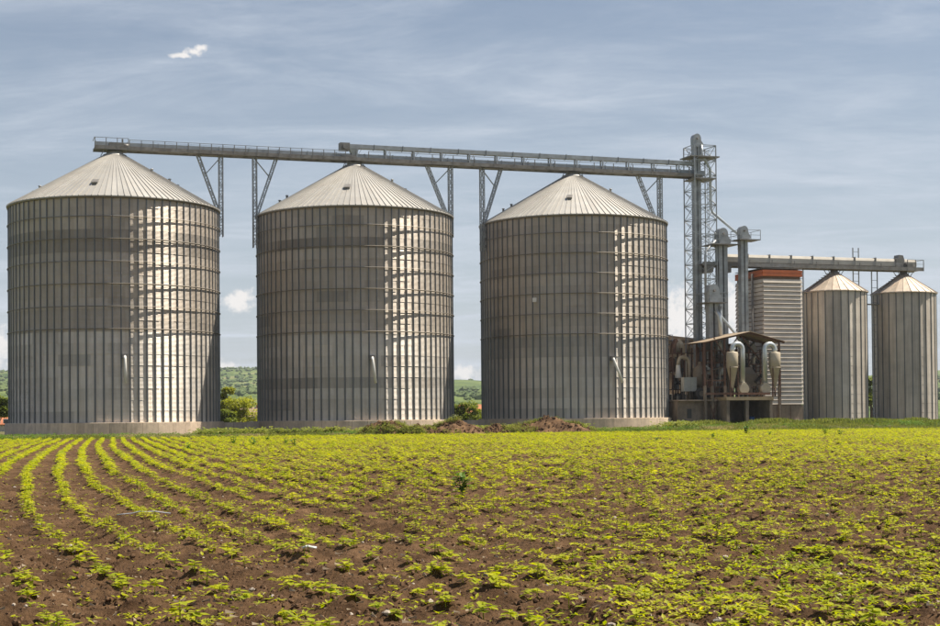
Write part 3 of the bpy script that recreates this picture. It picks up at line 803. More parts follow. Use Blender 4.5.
# small loose plate high on the third silo wall
# low concrete walls closing the gaps between plinths
for s0, lab in ((10.2, 'low concrete wall in the gap between the left and middle silos'), (34.28, 'low concrete wall in the gap between the middle and third silos')):
    t = thing('low_wall', lab, 'wall', s0 + 1.84, -1.5, 0, 'low walls between the plinths')
    for i in range(3):
        g = rnd.uniform(.75, .9)
        obj('wall_panel', MB().box(-.63, .63, -.12, .12, -.3, 1.22 + .02 * i).mesh('wall_panel', M['conc']), t, (-1.28 + i * 1.28, 0, 0), 0, (g, g, g, 1))

# ------------------------------------------------------------------ overhead conveyors
def rail_line(t, s0, s1, v, z0, z1, step, nm='rail_post'):
    me = MB().box(-.035, .035, -.035, .035, 0, z1 - z0).mesh(nm, M['steel_d'])
    n = max(1, round((s1 - s0) / step))
    for i in range(n + 1): obj(nm, me, t, (s0 + (s1 - s0) * i / n, v, z0))
    for z, w in ((z1, .05), (z0 + (z1 - z0) * .55, .035)):
        MB().bar((s0, v, z), (s1, v, z), w).build('handrail', M['steel'], t)
CZ = 27.66
t = thing('overhead_conveyor', 'long grey steel conveyor gallery running over the tops of the three large silos', 'conveyor', 0, 0, 0)
sec = MB().box(0, 2.96, -.32, .32, 0, .62)
sec.box(0, .05, -.38, .38, -.04, .68); sec.box(1.46, 1.50, -.35, .35, -.02, .65); sec = sec.mesh('trough_section', M['steel'])
for i in range(22): obj('trough_section', sec, t, (-1.5 + i * 2.97, .25, CZ + .2 + 0.0))
MB().box(-1.7, 63, -1.05, -.15, CZ + .04, CZ + .10).build('walkway', M['steel_d'], t)
MB().box(-1.7, 63, -1.10, -1.055, CZ - .06, CZ + .30).build('toe_board', M['rustg'], t)
MB().box(-1.7, 63, .62, .68, CZ - .06, CZ + .22).build('side_beam', M['steel_d'], t)
mesh_panel = MB()
for k in range(11): mesh_panel.box(.0 + k * .1, .012 + k * .1, -.006, .006, 0, .5)
for k in range(3): mesh_panel.box(0, 1.1, -.006, .006, .1 + k * .16, .115 + k * .16)
mesh_panel = mesh_panel.mesh('guard_mesh', M['steel'])
rail_line(t, 1.6, 23.0, -1.08, CZ + .1, CZ + .92, 1.1)
for i in range(19): obj('guard_mesh', mesh_panel, t, (1.7 + i * 1.12, -1.08, CZ + .32))
rail_line(t, 25.4, 61.5, -1.08, CZ + .1, CZ + .95, 2.2)
rail_line(t, -1.65, 1.5, -1.08, CZ + .1, CZ + 1.05, 1.0)
MB().box(-1.7, 1.5, -1.05, 1.1, CZ - .02, CZ + .03).build('end_platform', M['steel_d'], t)
for v in (-1.08, 1.08): pass
MB().bar((-1.68, -1.08, CZ + 1.05), (-1.68, 1.08, CZ + 1.05), .05).build('handrail', M['steel'], t)
mo = MB(); mo.box(-.3, 1.1, -.9, -.3, CZ + .1, CZ + .62); mo.tube([(1.1, -.6, CZ + .4), (1.6, -.6, CZ + .4)], .2, 10); mo.box(.95, 1.1, -.2, .0, CZ + .5, CZ + 1.15); mo.build('drive_motor', M['steel_d'], t)
for s in (0, 24.08, 48.16):
    d = MB().lathe([(.32, .42), (.32, .12), (.48, -.02), (.5, -.1)], 14, (s, 0, CZ - .1)); d.build('drop_spout', M['steel_d'], t)
    q = MB()
    for a in (-1, 1): q.bar((s + a * .75, -.5, CZ - .02), (s + a * 1.0, -.5, ZA - .2), .07); q.bar((s + a * .75, .5, CZ - .02), (s + a * 1.0, .5, ZA - .2), .07)
    q.build('saddle', M['steel'], t)

t = thing('upper_conveyor', 'raised second conveyor trough from the middle silo to the lattice tower', 'conveyor', 24.08, 0, 0)
sec2 = MB().box(0, 3.0, -.3, .3, 0, .42).box(0, .05, -.36, .36, -.05, .48).mesh('trough_section', M['steel'])
stand = MB()
for y in (-.3, .3): stand.box(-.07, .07, y - .05, y + .05, 0, .95)
stand.box(-.05, .05, -.3, .3, .1, .16); stand.bar((-.04, -.3, .1), (.45, -.3, .85), .04); stand = stand.mesh('stand', M['steel'])
for i in range(13):
    obj('trough_section', sec2, t, (-.9 + i * 3.02, 0, 29.0)); obj('stand', stand, t, (.3 + i * 3.02, 0, 28.05))
mo = MB(); mo.box(-1.5, -.5, -.55, .3, 28.75, 29.5); mo.tube([(-1.0, -.9, 29.1), (-1.0, -.5, 29.1)], .3, 12); mo.box(-1.3, .2, -.4, .4, 28.1, 28.3)
mo.build('drive_unit', M['steel_d'], t)
ch = MB(); ch.add([(-.5, -.3, 29.0), (.5, -.3, 29.0), (.5, .3, 29.0), (-.5, .3, 29.0), (-.15, -.2, 28.2), (.25, -.2, 28.2), (.25, .2, 28.2), (-.15, .2, 28.2)], [(0, 1, 5, 4), (1, 2, 6, 5), (2, 3, 7, 6), (3, 0, 4, 7)])
ch.build('chute', M['steel'], t)

def bracket(s_post, s_far, zbot, label, wide=.36):
    t = thing('support_bracket', label, 'bracket', s_post, 0, zbot, 'steel brackets holding the conveyor at the silo rims')
    h = 27.60 - zbot; dx_ = s_far - s_post
    c = MB().lattice((0, 0, 0), (0, 0, h), wide, .5, .085, .045, 14); c.build('column', M['steel'], t)
    zj = 22.05 - zbot
    d = MB().lattice((dx_, 0, h), (math.copysign(.25, dx_), 0, zj), .26, .42, .075, .04, 12); d.build('diagonal_strut', M['steel'], t)
    b = MB(); q = Vector((dx_, 0, h)).lerp(Vector((0, 0, zj)), .33); b.bar((0, 0, h - .1), q, .10, .10); b.build('brace', M['steel'], t)
    MB().box(min(0, dx_) - .2, max(0, dx_) + .2, -.3, .3, h, h + .06).build('top_plate', M['steel_d'], t)
    sd = math.copysign(1, dx_)
    for z in np.arange(.35, 21.7 - zbot, .75):
        MB().box(*(sorted((sd * .15, sd * .33))), -.3, .3, z, z + .3).build('wall_clamp', M['steel_d'], t)
    return t
bracket(10.55, 8.3, 19.6, 'lattice bracket on the right rim of the left silo')
bracket(13.93, 16.1, 18.6, 'lattice bracket on the left rim of the middle silo')
bracket(34.43, 31.9, 20.2, 'lattice bracket on the right rim of the middle silo')
bracket(37.91, 40.0, 18.9, 'lattice bracket on the left rim of the third large silo')
bracket(58.41, 55.8, 20.2, 'lattice bracket on the right rim of the third large silo, nearest the tower')

# ------------------------------------------------------------------ lattice tower and main elevator
TS0, TW_ = 63.3, 2.6
t = thing('lattice_tower', 'tall slender steel lattice tower around the main grain elevator', 'tower', TS0, 0, .2)
hw = TW_ / 2; TZ = 30.9; NBAY = 19; bh = TZ / NBAY
for i, j in ((-1, -1), (1, -1), (1, 1), (-1, 1)):
    MB().box(i * hw - .05, i * hw + .05, j * hw - .05, j * hw + .05, 0, TZ).build('column', M['steel'], t)
bA = MB().bar((-hw, 0, 0), (hw, 0, bh), .045).bar((hw, .03, 0), (-hw, .03, bh), .045).bar((-hw, 0, bh), (hw, 0, bh), .07).mesh('cross_brace', M['steel'])
for k in range(NBAY):
    for f in range(4):
        o = obj('cross_brace', bA, t, (math.sin(f * PI / 2) * hw, -math.cos(f * PI / 2) * hw, k * bh), f * PI / 2)
for z, w in ((29.6, 1.35), (27.2, 1.0)):
    p = MB(); p.box(-hw * w, hw * w, -hw * 1.05, hw * 1.05, z, z + .12); p.build('platform', M['steel_d'], t)
rl = MB()
for y in (-hw, hw):
    rl.bar((-hw, y, 30.75), (hw, y, 30.75), .05); rl.bar((-hw, y, 30.25), (hw, y, 30.25), .04)
rl.build('handrail', M['steel'], t)
la = MB()
for y in (-.2, .2): la.box(hw - .3 - .02, hw - .3 + .02, y - .02, y + .02, 0, 30.6)
for k in range(75): la.box(hw - .32, hw - .28, -.2, .2, .3 + k * .4, .33 + k * .4)
la.build('ladder', M['steel'], t)

def elevator(name, label, s, v, z0, z1, w, d, plat=None, hood=1.0, group='bucket elevators', m='steel', platside=1):
    """twin-leg bucket elevator with rounded head and boot"""
    t = thing(name, label, 'elevator', s, v, z0, group)
    h = z1 - z0; hh = w * 1.6 * hood
    for sx in (-1, 1):
        b = MB(); x0 = sx * w / 2 - (w * .42 if sx > 0 else 0); b.box(x0, x0 + w * .42, -d / 2, d / 2, .9, h - hh)
        for z in np.arange(2.5, h - hh - 1, 2.4): b.box(x0 - .03, x0 + w * .42 + .03, -d / 2 - .03, d / 2 + .03, z, z + .07)
        b.build('leg_casing', M[m], t)
    out = []
    for k in range(13):
        a = PI - PI * k / 12; out.append((w * .54 * math.cos(a), h - w * .62 + w * .62 * math.sin(a)))
    out = [(-w * .5, h - hh - .1)] + out + [(w * .56, h - hh * .55), (w * .85, h - hh * .8), (w * .85, h - hh * 1.0), (w * .5, h - hh - .1)]
    hd = MB().prism(out, -d * .62, d * .62); o = hd.build('head', M[m], t); fix_normals(o.data)
    q = MB(); q.tube([(0, -d * .62 - .18, h - w * .6), (0, d * .62 + .1, h - w * .75)], w * .13, 12); q.build('pulley_shaft', M['steel_d'], o)
    b = MB(); b.prism([(-w * .75, 0), (w * .75, 0), (w * .8, .5), (w * .5, 1.0), (-w * .5, 1.0), (-w * .8, .5)], -d * .6, d * .6); o = b.build('boot', M['steel_d'], t); fix_normals(o.data)
    if plat:
        a0, a1 = plat; zz = h - hh - .25
        p = MB().box(a0, a1, -d * 1.5, d * 1.5, zz, zz + .1); p.build('platform', M['steel_d'], t)
        r = MB()
        for x in (a0, a1):
            for y in (-d * 1.5, d * 1.5): r.box(x - .025, x + .025, y - .025, y + .025, zz, zz + 1.1)
        for y in (-d * 1.5, d * 1.5):
            r.bar((a0, y, zz + 1.1), (a1, y, zz + 1.1), .05); r.bar((a0, y, zz + .55), (a1, y, zz + .55), .04)
        for x in (a0, a1): r.bar((x, -d * 1.5, zz + 1.1), (x, d * 1.5, zz + 1.1), .05)
        r.build('handrail', M['steel'], t)
    return t
elevator('bucket_elevator', 'tallest grain elevator leg inside the lattice tower, rising above it', 62.85, 0, .2, 32.5, .85, .6)
elevator('bucket_elevator', 'grey grain elevator left of the one against the striped building', 65.3, -1.0, .4, 22.05, 1.05, .9, (-1.7, 1.5))
elevator('bucket_elevator', 'slim grey grain elevator against the shaded side of the striped building', 67.3, -2.2, .4, 22.2, .85, .7, (-.9, 1.6))
elevator('bucket_elevator', 'short stout grain elevator whose head ends just above the canopy roof', 63.25, -2.6, 3.0, 15.7, 1.15, .9, (-1.2, 1.2))
elevator('bucket_elevator', 'small dark grain elevator in the yard right beside the third large silo', 58.9, 1.0, .4, 10.6, .7, .6, (-.8, .9), m='steel_d')
def pipe(name, pts, r, m, label, cat='pipe', group='grain spouts'):
    c = W(*pts[0]); 
    o = MB().tube([W(*p) - c for p in pts], r, 10).build(name, m); o.location = c; tag(o, label, cat, group); return o
pipe('grain_spout', [(63.3, -.4, 31.3), (63.4, -.4, 30.2), (64.4, -.4, 28.6), (64.45, -.4, 24.2), (64.6, -.5, 23.8), (67.2, -1.4, 21.4), (67.25, -1.5, 18.9)], .15, M['tube'], 'long bent spout running down from the tower head to the slim elevator')
pipe('grain_spout', [(64.3, -1.6, 20.6), (62.9, -2.0, 19.4), (62.75, -2.1, 18.8), (62.75, -2.1, 13)], .12, M['steel'], 'dark bent spout left of the grey elevator head')
pipe('grain_spout', [(63.9, -3.2, 13.3), (64.0, -3.2, 12.2), (65.8, -3.6, 10.0), (66.6, -4.4, 7.6)], .15, M['tube'], 'pale slanting spout ending over the canopy roof')
pipe('grain_spout', [(63.3, -3.4, 12.8), (63.6, -3.6, 12.2), (63.7, -3.7, 9.6)], .24, M['tube'], 'short pale spout dropping from the stout elevator')

# ------------------------------------------------------------------ dryer building with striped cladding
t = thing('dryer_building', 'tall narrow grain dryer building clad in pale horizontal boards with red top band', 'building', 71.65, 0, .2)
bw, bd, ztop = 4.7, 6.0, 17.35
MB().box(-bw / 2 + .05, bw / 2 - .05, -bd / 2 + .05, bd / 2 - .05, 2.2, ztop - .1).build('core', M['joint'], t)
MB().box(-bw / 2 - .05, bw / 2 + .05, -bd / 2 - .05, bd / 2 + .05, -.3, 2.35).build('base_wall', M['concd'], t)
zc = 2.45; bh2 = .46; nb = int((16.4 - zc) / bh2)
bf = MB(); bf.prism([(0, 0), (0, 0), (0, 0)], 0, 0) if False else None
def board(L):
    # board with a lower drip edge, leaning out at its foot, runs along x
    return MB().add([(-L / 2, -.17, 0), (L / 2, -.17, 0), (L / 2, -.055, .40), (-L / 2, -.055, .40), (-L / 2, .05, 0), (L / 2, .05, 0), (L / 2, .05, .40), (-L / 2, .05, .40)],
                    [(0, 1, 2, 3), (4, 5, 1, 0), (3, 2, 6, 7), (0, 3, 7, 4), (1, 5, 6, 2)]).mesh('cladding_board', M['clad'])
b_front = board(bw + .1); b_side = board(bd + .1)
for k in range(nb):
    z = zc + k * bh2
    for me, x, y, rz in ((b_front, 0, -bd / 2, 0), (b_front, 0, bd / 2, PI), (b_side, -bw / 2, 0, -PI / 2), (b_side, bw / 2, 0, PI / 2)):
        g = rnd.uniform(.84, 1.06); obj('cladding_board', me, t, (x, y, z), rz, (g, g, g, 1))
for me_l, x, y, rz in ((bw + .24, 0, -bd / 2 - .08, 0), (bw + .24, 0, bd / 2 + .08, PI), (bd + .1, -bw / 2 - .08, 0, -PI / 2), (bd + .1, bw / 2 + .08, 0, PI / 2)):
    for q in range(2):
        m_ = MB().box(-me_l / 2, me_l / 2, -.06, .04, 0, .33).mesh('red_fascia', M['red'])
        obj('red_fascia', m_, t, (x, y, 16.5 + q * .36), rz, (1, 1, 1, 1))
MB().box(-bw / 2 - .1, bw / 2 + .1, -bd / 2 - .1, bd / 2 + .1, ztop, ztop + .06).build('roof', M['steel_d'], t)
for (x, z) in ((-1.2, .15), (.9, .15)): pass
MB().box(1.35, 1.95, -bd / 2 - .25, -bd / 2 - .055, .1, .75).build('vent_surround', M['white'], t)
MB().box(1.5, 1.8, -bd / 2 - .27, -bd / 2 - .252, .25, .6).build('vent_opening', M['dark'], t)
for x in (-.9, .8):
    MB().box(x, x + .06, -bd / 2 - .07, -bd / 2 - .052, -.2, 2.3).build('corner_strip', M['rust'], t)
# dark service ladder and pipe on the shaded side
MB().tube([(-bw / 2 - .35, -1.2, .5), (-bw / 2 - .35, -1.2, 16.9)], .13, 8).build('drain_pipe', M['steel_d'], t)

# ------------------------------------------------------------------ right-hand conveyor over the small silos
t = thing('overhead_conveyor', 'shorter conveyor with beige cover running over the two small silos', 'conveyor', 64, 0, 0)
prof = [(-.42, 0), (-.42, .55), (-.3, .8), (0, .9), (.3, .8), (.42, .55), (.42, 0)]
cv = MB()
vs = [(x, y, z) for x in (0, 2.72) for y, z in prof]; k = len(prof)
cv.add(vs, [(i, i + 1, i + 1 + k, i + k) for i in range(k - 1)] + [tuple(range(k)), tuple(reversed(range(k, 2 * k)))])
cv.box(-.02, .05, -.47, .47, -.03, .95); cv = fix_normals(cv.mesh('cover_section', M['beige']))
for i in range(9): obj('cover_section', cv, t, (2.3 + i * 2.74, .2, 18.48))
MB().box(-1.0, 27.4, -.95, .9, 18.02, 18.12).build('walkway', M['steel_d'], t)
MB().box(-1.0, 27.4, -1.0, -.955, 17.92, 18.34).build('side_beam', M['steel_d'], t)
MB().box(-1.0, 27.4, .905, .95, 17.92, 18.34).build('side_beam', M['steel'], t)
fr = MB()
for i in range(27): fr.box(i * 1.0 - .5, i * 1.0 - .43, -.95, .9, 17.94, 18.0)
fr.build('cross_bearer', M['steel_d'], t)
rail_line(t, 2, 24.5, -.98, 18.3, 18.72, 2.7)
rail_line(t, 25.2, 27.35, -.98, 18.1, 19.2, 1.0)
MB().bar((27.35, -.98, 19.2), (27.35, .9, 19.2), .05).build('handrail', M['steel'], t)
mo = MB(); mo.box(25.2, 26.2, -.6, .3, 18.35, 18.85); mo.tube([(25.5, -.75, 18.6), (25.5, -.6, 18.6)], .22, 10)
mo.build('drive_motor', M['steel_d'], t)
hd = MB().prism([(24.1, 18.4), (25.2, 18.4), (25.25, 19.2), (25.05, 19.75), (24.5, 19.8), (24.4, 19.4), (24.1, 19.35)], -.35, .6); o = hd.build('conveyor_head', M['steel_d'], t); fix_normals(o.data)
for s in (16.1, 25.3):
    d = MB().lathe([(.42, 1.0), (.42, .62), (.30, .30), (.30, -.15), (.42, -.4)], 14, (s, 0, 17.0)); d.build('drop_spout', M['steel_d'], t)
    q = MB()
    for a in (-1, 1):
        for y in (-.4, .4): q.bar((s + a * 1.1, y, 17.95), (s + a * .55, y, 17.2), .06)
    q.build('saddle', M['steel'], t)
for sx in (-.6, 1.6):
    MB().box(sx, sx + .8, -1.2, .9, 17.2, 17.9).build('transfer_box', M['steel_d'], t)

# ------------------------------------------------------------------ small silos
RQ, Z0q, ZEq, ZAq = 3.57, .35, 15.15, 17.4
NSQ = 26; NTQ = 14; THq = (ZEq - Z0q) / NTQ
sheet_s = sheet_mesh(RQ, 2 * PI / 13, THq, 5, 'wall_sheet', M['galv_s'], .004)
stiff_s = stiff_mesh(RQ + .016, Z0q, ZEq, None, .10, .10, .05, M['stiff'])
for p in sheet_s.polygons: p.use_smooth = False
roof_s = roof_mesh(NSQ, .42, ZAq - .02, RQ + .18, ZEq - .05, .07, M['roof_s'])
eave_s = MB().lathe([(RQ + .03, -.14), (RQ + .12, -.14), (RQ + .15, .0), (RQ + .02, .03)], 52).mesh('eave_trim', M['ring'])
def small_silo(label, s, seed):
    rr = random.Random(seed)
    t = thing('grain_silo', label, 'silo', s, 0, .2, 'small grain silos')
    for j in range(13):
        col = rr.uniform(.82, 1.12)
        for k in range(NTQ):
            g = col * rr.uniform(.985, 1.015); a = (j + .5) * 2 * PI / 13
            obj('wall_sheet', sheet_s, t, (0, 0, Z0q + k * THq), a, (g * 1.01, g, g * .98, 1))
    obj('inner_wall', MB().lathe([(RQ - .05, Z0q), (RQ - .05, ZEq)], 40).mesh('inner_wall', M['ring']), t)
    for i in range(NSQ): obj('stiffener', stiff_s, t, None, (i) * 2 * PI / NSQ)
    obj('eave_trim', eave_s, t, (0, 0, ZEq))
    for i in range(NSQ):
        g = rr.uniform(.88, 1.1); obj('roof_panel', roof_s, t, None, (i + .5) * 2 * PI / NSQ, (g, g * .98, g * .95, 1))
    obj('roof_cap', MB().lathe([(.62, ZAq - .14), (.6, ZAq), (.44, ZAq + .1), (.42, ZAq + .3), (0, ZAq + .3)], 16).mesh('roof_cap', M['steel_d']), t)
    MB().lathe([(RQ + .25, -.5), (RQ + .25, .33), (RQ - .3, .35)], 40).build('base_ring', M['conc'], t).color = (.8, .8, .8, 1)
    r = MB()
    for q in range(9):
        f0 = .12 + q * .1; rr_ = .5 + (RQ - .5) * f0; zz = ZAq + (ZEq - ZAq) * f0
        r.box(-rr_ - .1, -rr_ + .1, -.25, .25, zz + .08, zz + .14)
    r.build('roof_ladder', M['steel_d'], t)
    return t
small_silo('nearer of the two small silos, right next to the striped building', 80.1, 5)
small_silo('farther of the two small silos, at the right photo edge', 89.3, 6)
def ladder(label, s, v, z0, z1, w=.75):
    t = thing('ladder_frame', label, 'ladder', s, v, z0, 'ladder frames by the small silos')
    for x in (-w / 2, w / 2): MB().box(x - .05, x + .05, -.05, .05, 0, z1 - z0).build('upright', M['steel'], t)
    me = MB().bar((-w / 2, 0, 0), (w / 2, 0, 0), .05).mesh('rung', M['steel'])
    for k in range(int((z1 - z0) / .85)): obj('rung', me, t, (0, 0, .4 + k * .85))
ladder('ladder frame between the striped building and the nearer small silo', 75.9, .3, .3, 17.9)
ladder('tall ladder frame sticking up behind the right-hand conveyor', 84.0, 1.6, .3, 20.7)
ladder('ladder frame at the left side of the farther small silo', 85.6, .3, .3, 17.9)
t = thing('catwalk', 'short catwalk joining the two small silos below their eaves', 'catwalk', 84.7, 0, 14.0)
MB().box(-1.1, 1.05, -.4, .4, 0, .1).build('deck', M['steel_d'], t)
r = MB()
for x in (-1.0, 0, .95): r.box(x - .03, x + .03, -.4, -.34, .1, 1.1)
r.bar((-1.0, -.37, 1.1), (.95, -.37, 1.1), .05); r.build('handrail', M['steel'], t)

# ------------------------------------------------------------------ loading platform, canopy and machines
t = thing('loading_platform', 'concrete loading platform on pillars with dark bays under the canopy', 'platform', 64.3, -6.2, .2)
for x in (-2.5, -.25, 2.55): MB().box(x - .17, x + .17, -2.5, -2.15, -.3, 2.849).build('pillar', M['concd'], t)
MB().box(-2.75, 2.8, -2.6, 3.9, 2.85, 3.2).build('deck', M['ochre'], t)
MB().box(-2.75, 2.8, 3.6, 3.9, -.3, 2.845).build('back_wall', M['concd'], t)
for x in (-2.5, 2.55): MB().box(x - .12, x + .12, -2.145, 3.595, -.3, 2.845).build('bay_shade_wall', M['concd'], t)  # side walls added to keep sky light out, so the bays go dark
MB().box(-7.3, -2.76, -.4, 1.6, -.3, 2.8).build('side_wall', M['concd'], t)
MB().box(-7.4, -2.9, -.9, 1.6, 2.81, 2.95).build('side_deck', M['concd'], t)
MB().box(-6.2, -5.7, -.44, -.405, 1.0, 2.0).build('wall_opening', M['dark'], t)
br = MB(); br.bar((-3.9, -1.2, .2), (-3.2, -1.2, 2.4), .09); br.bar((-3.2, -1.25, .2), (-3.9, -1.25, 2.4), .09); br.build('cross_brace', M['rust'], t)
rl = MB(); rl.bar((-4.8, -2.0, 3.55), (2.7, -2.0, 3.55), .12, .22); rl.build('edge_beam', M['rust'], t)

t = thing('canopy', 'weathered sheet-metal canopy roof on rusty posts over the grain cleaning machines', 'canopy', 64.3, -5.8, .2)
def slope(x0, z0, x1, z1, n, rowname):
    me = MB()
    a = Vector((x0, 0, z0)); b = Vector((x1, 0, z1))
    k = 9; vs = []
    for p in (a, b):
        for i in range(k): vs.append((p.x, i * (1.02 / (k - 1)), p.z + (.035 if i % 2 else 0)))
    me.add(vs, [(i, i + 1, i + 1 + k, i + k) for i in range(k - 1)])
    me = me.mesh('roof_sheet', M['rsheet'])
    for i in range(n):
        o = obj('roof_sheet', me, t, (0, -1.5 + i * 1.0, .006 * (i % 2)))
        m_ = o.modifiers.new('s', 'SOLIDIFY'); m_.thickness = .02
slope(-4.5, 8.95, .95, 10.12, 5, 'l'); slope(.94, 10.13, 5.35, 9.05, 5, 'r')
for i, x in enumerate((-4.3, -3.45, -1.95, 4.55)):
    zt = 8.95 + (x + 4.5) / 5.45 * 1.17 if x < .95 else 10.12 - (x - .95) / 4.4 * 1.07
    for y in ((-1.2,) if i == 0 else (-1.2, 2.2)):
        MB().box(x - .09, x + .09, y - .09, y + .09, 4.4, zt - .08).build('post', M['rust'], t)
        MB().box(x - .13, x + .13, y - .13, y + .13, -.3, 4.4).build('post_base', M['concd'], t)
bm_ = MB(); bm_.bar((-4.45, -1.2, 8.87), (.95, -1.2, 10.03), .12, .18); bm_.bar((.95, -1.2, 10.03), (5.2, -1.2, 9.0), .12, .18); bm_.build('rafter', M['rust'], t)
bm_ = MB(); bm_.bar((-4.45, 2.2, 8.87), (.95, 2.2, 10.03), .12, .18); bm_.bar((.95, 2.2, 10.03), (5.2, 2.2, 9.0), .12, .18); bm_.build('rafter', M['rust'], t)
MB().bar((-4.4, -1.2, 4.95), (-1.95, -1.2, 4.95), .12, .14).build('tie_beam', M['rust'], t)
for x0, x1 in ((-1.95, -3.2), (-1.95, -.4)):
    MB().bar((x0, -1.2, 7.6), (x1, -1.2, 9.5), .11).build('knee_brace', M['rust'], t)
MB().bar((.2, -.8, 9.8), (2.4, -.8, 7.2), .12).build('hanging_brace', M['rust'], t)

def cyclone(label, s, v, sgn):
    t = thing('cyclone', label, 'cyclone', s, v, 3.4, 'dust cyclones under the canopy')
    b = MB().lathe([(.10, .95), (.12, 1.0), (.6, 3.1), (.62, 3.12), (.62, 4.65), (.56, 4.72), (.2, 4.75)], 20); b.build('body', M['cream'], t)
    MB().lathe([(.62, 3.05), (.66, 3.1), (.62, 3.15)], 20).build('band', M['cream'], t)
    pts = [(0, 0, 4.7), (0, 0, 5.0)]
    for k in range(9):
        a = PI - PI * k / 8; pts.append((sgn * (.6 + .6 * math.cos(a)), 0, 5.05 + .55 * math.sin(a)))
    pts += [(sgn * 1.2, 0, 4.6), (sgn * 1.2, 0, 1.35)]
    MB().tube(pts, .27, 14).build('duct', M['tube'], t)
    f = MB(); f.tube([(sgn * 1.25, -.35, .85), (sgn * 1.25, .35, .85)], .55, 18); f.box(sgn * 1.2 - .3, sgn * 1.2 + .3, -.3, .3, .9, 1.5); f.build('fan_housing', M['cream'], t)
    g = MB().tube([(0, 0, 1.0), (0, 0, .1)], .09, 8); g.build('outlet_pipe', M['rust'], t)
    q = MB()
    for x, y in ((-.45, -.4), (.45, -.4), (0, .5)): q.box(x - .04, x + .04, y - .04, y + .04, 0, 3.2)
    q.build('stand', M['rust'], t)
cyclone('cream dust cyclone with silver gooseneck duct, left under the canopy', 62.75, -7.9, 1)
cyclone('cream dust cyclone with silver duct, right under the canopy by the post', 67.9, -7.7, -1)
t = thing('grain_cleaner', 'brownish grain cleaning machine between the two cyclones', 'machine', 65.9, -5.2, 3.4)
b = MB(); b.box(-.95, .95, -.7, .7, 1.2, 2.5); b.build('body', M['machine'], t)
for k in range(3): MB().box(-1.0, 1.0, -.75, .75, 1.35 + k * .42, 1.42 + k * .42).build('band', M['machine'], t)
b = MB(); b.add([(-.9, -.6, 2.5), (.9, -.6, 2.5), (.9, .6, 2.5), (-.9, .6, 2.5), (-.4, -.35, 3.2), (.4, -.35, 3.2), (.4, .35, 3.2), (-.4, .35, 3.2)], [(0, 1, 5, 4), (1, 2, 6, 5), (2, 3, 7, 6), (3, 0, 4, 7), (4, 5, 6, 7)]); b.build('hopper', M['machine'], t)
for x in (-.85, .85):
    for y in (-.6, .6): MB().bar((x * 1.15, y, 0), (x, y, 1.2), .12).build('leg', M['dark'], t)
b = MB(); b.bar((-.2, -.72, 1.3), (.15, -.9, .1), .35, .2); b.build('chute', M['machine'], t)
b = MB(); b.tube([(1.45, -.7, .75), (1.45, -.3, .75)], .42, 16); b.build('drive_wheel', M['dark'], t)
b = MB(); b.bar((.6, -.8, 1.6), (1.7, -.8, 2.6), .3, .25); b.build('feed_arm', M['dark'], t)
t = thing('machine_frame', 'dark steel frame with pipes behind the cyclones', 'machine', 65.3, -3.6, 3.2)
b = MB()
for x in (-3.4, -1.6, .3, 2.4): b.box(x - .07, x + .07, -.07, .07, 0, 6.3)
for z in (2.1, 4.2): b.box(-3.4, 2.4, -.06, .06, z, z + .14)
b.build('frame', M['dark'], t)
for i, x in enumerate((-2.6, -.9, 1.2)):
    MB().tube([(x, -.3, .3), (x, -.3, 3.4), (x + .4, -.2, 4.4), (x + .4, 0, 6.0)], .17, 10).build('pipe', M['machine'], t)
for x0, z0, w, h in ((-3.2, .1, 1.1, 1.7), (-1.3, .1, 1.0, 1.2), (-3.1, 2.3, .9, 1.2), (.6, 2.3, 1.2, 1.3)):
    MB().box(x0, x0 + w, -.5, .4, z0, z0 + h).build('housing', M['machine'], t)
# yard clutter beside the third silo
def rack(label, s, v, z, cols, h, mats, seed):
    r = random.Random(seed)
    t = thing('pipe_rack', label, 'machine', s, v, z, 'yard machinery')
    for x in cols:
        for y in (-.5, .5): MB().box(x - .06, x + .06, y - .06, y + .06, 0, h).build('post', M['rust'], t)
    n = 4
    for k in range(n):
        zz = h * (k + 1) / (n + .3)
        MB().bar((cols[0] - .2, -.5, zz), (cols[-1] + .2, -.5, zz), .08, .12).build('beam', M['rust'], t)
        MB().box(cols[0], cols[-1], -.5, .5, zz - .04, zz + .02).build('shelf', M['dark'], t)
        for q in range(3):
            x = r.uniform(cols[0], cols[-1]); w = r.uniform(.25, .6)
            m_ = MB()
            if r.random() < .5: m_.tube([(x, -.3, zz), (x, -.3, zz + h / n * .6)], w * .5, 12)
            else: m_.prism([(x - w, zz), (x + w, zz), (x + w * .8, zz + h / n * .5), (x, zz + h / n * .75), (x - w * .8, zz + h / n * .5)], -.4, .3)
            o_ = m_.build('housing', M[r.choice(mats)], t); fix_normals(o_.data)
    for q in range(5):
        x0 = r.uniform(cols[0], cols[-1]); x1 = r.uniform(cols[0], cols[-1]); z0 = r.uniform(.2, h * .5); z1 = r.uniform(h * .5, h)
        MB().tube([(x0, -.6, z0), (x0, -.6, (z0 + z1) / 2), (x1, -.6, (z0 + z1) / 2 + .5), (x1, -.6, z1)], r.uniform(.05, .12), 8).build('pipe', M[r.choice(mats)], t)
rack('rusty rack of pipes and housings in the yard right of the third silo', 60.2, -1.6, .4, (-1.5, -.4, .8), 8.4, ('dark', 'machine', 'rust', 'steel_d', 'cream'), 3)
rack('dark rack of pipes and housings behind the left canopy posts', 62.4, -4.2, 3.2, (-1.4, 0, 1.2), 5.6, ('dark', 'machine', 'rust', 'cabinet', 'dark'), 9)
rack('dark rack of pipes behind the grain cleaner under the canopy', 66.6, -4.0, 3.2, (-1.6, 0, 1.4), 5.4, ('dark', 'machine', 'steel_d', 'cream', 'dark'), 14)
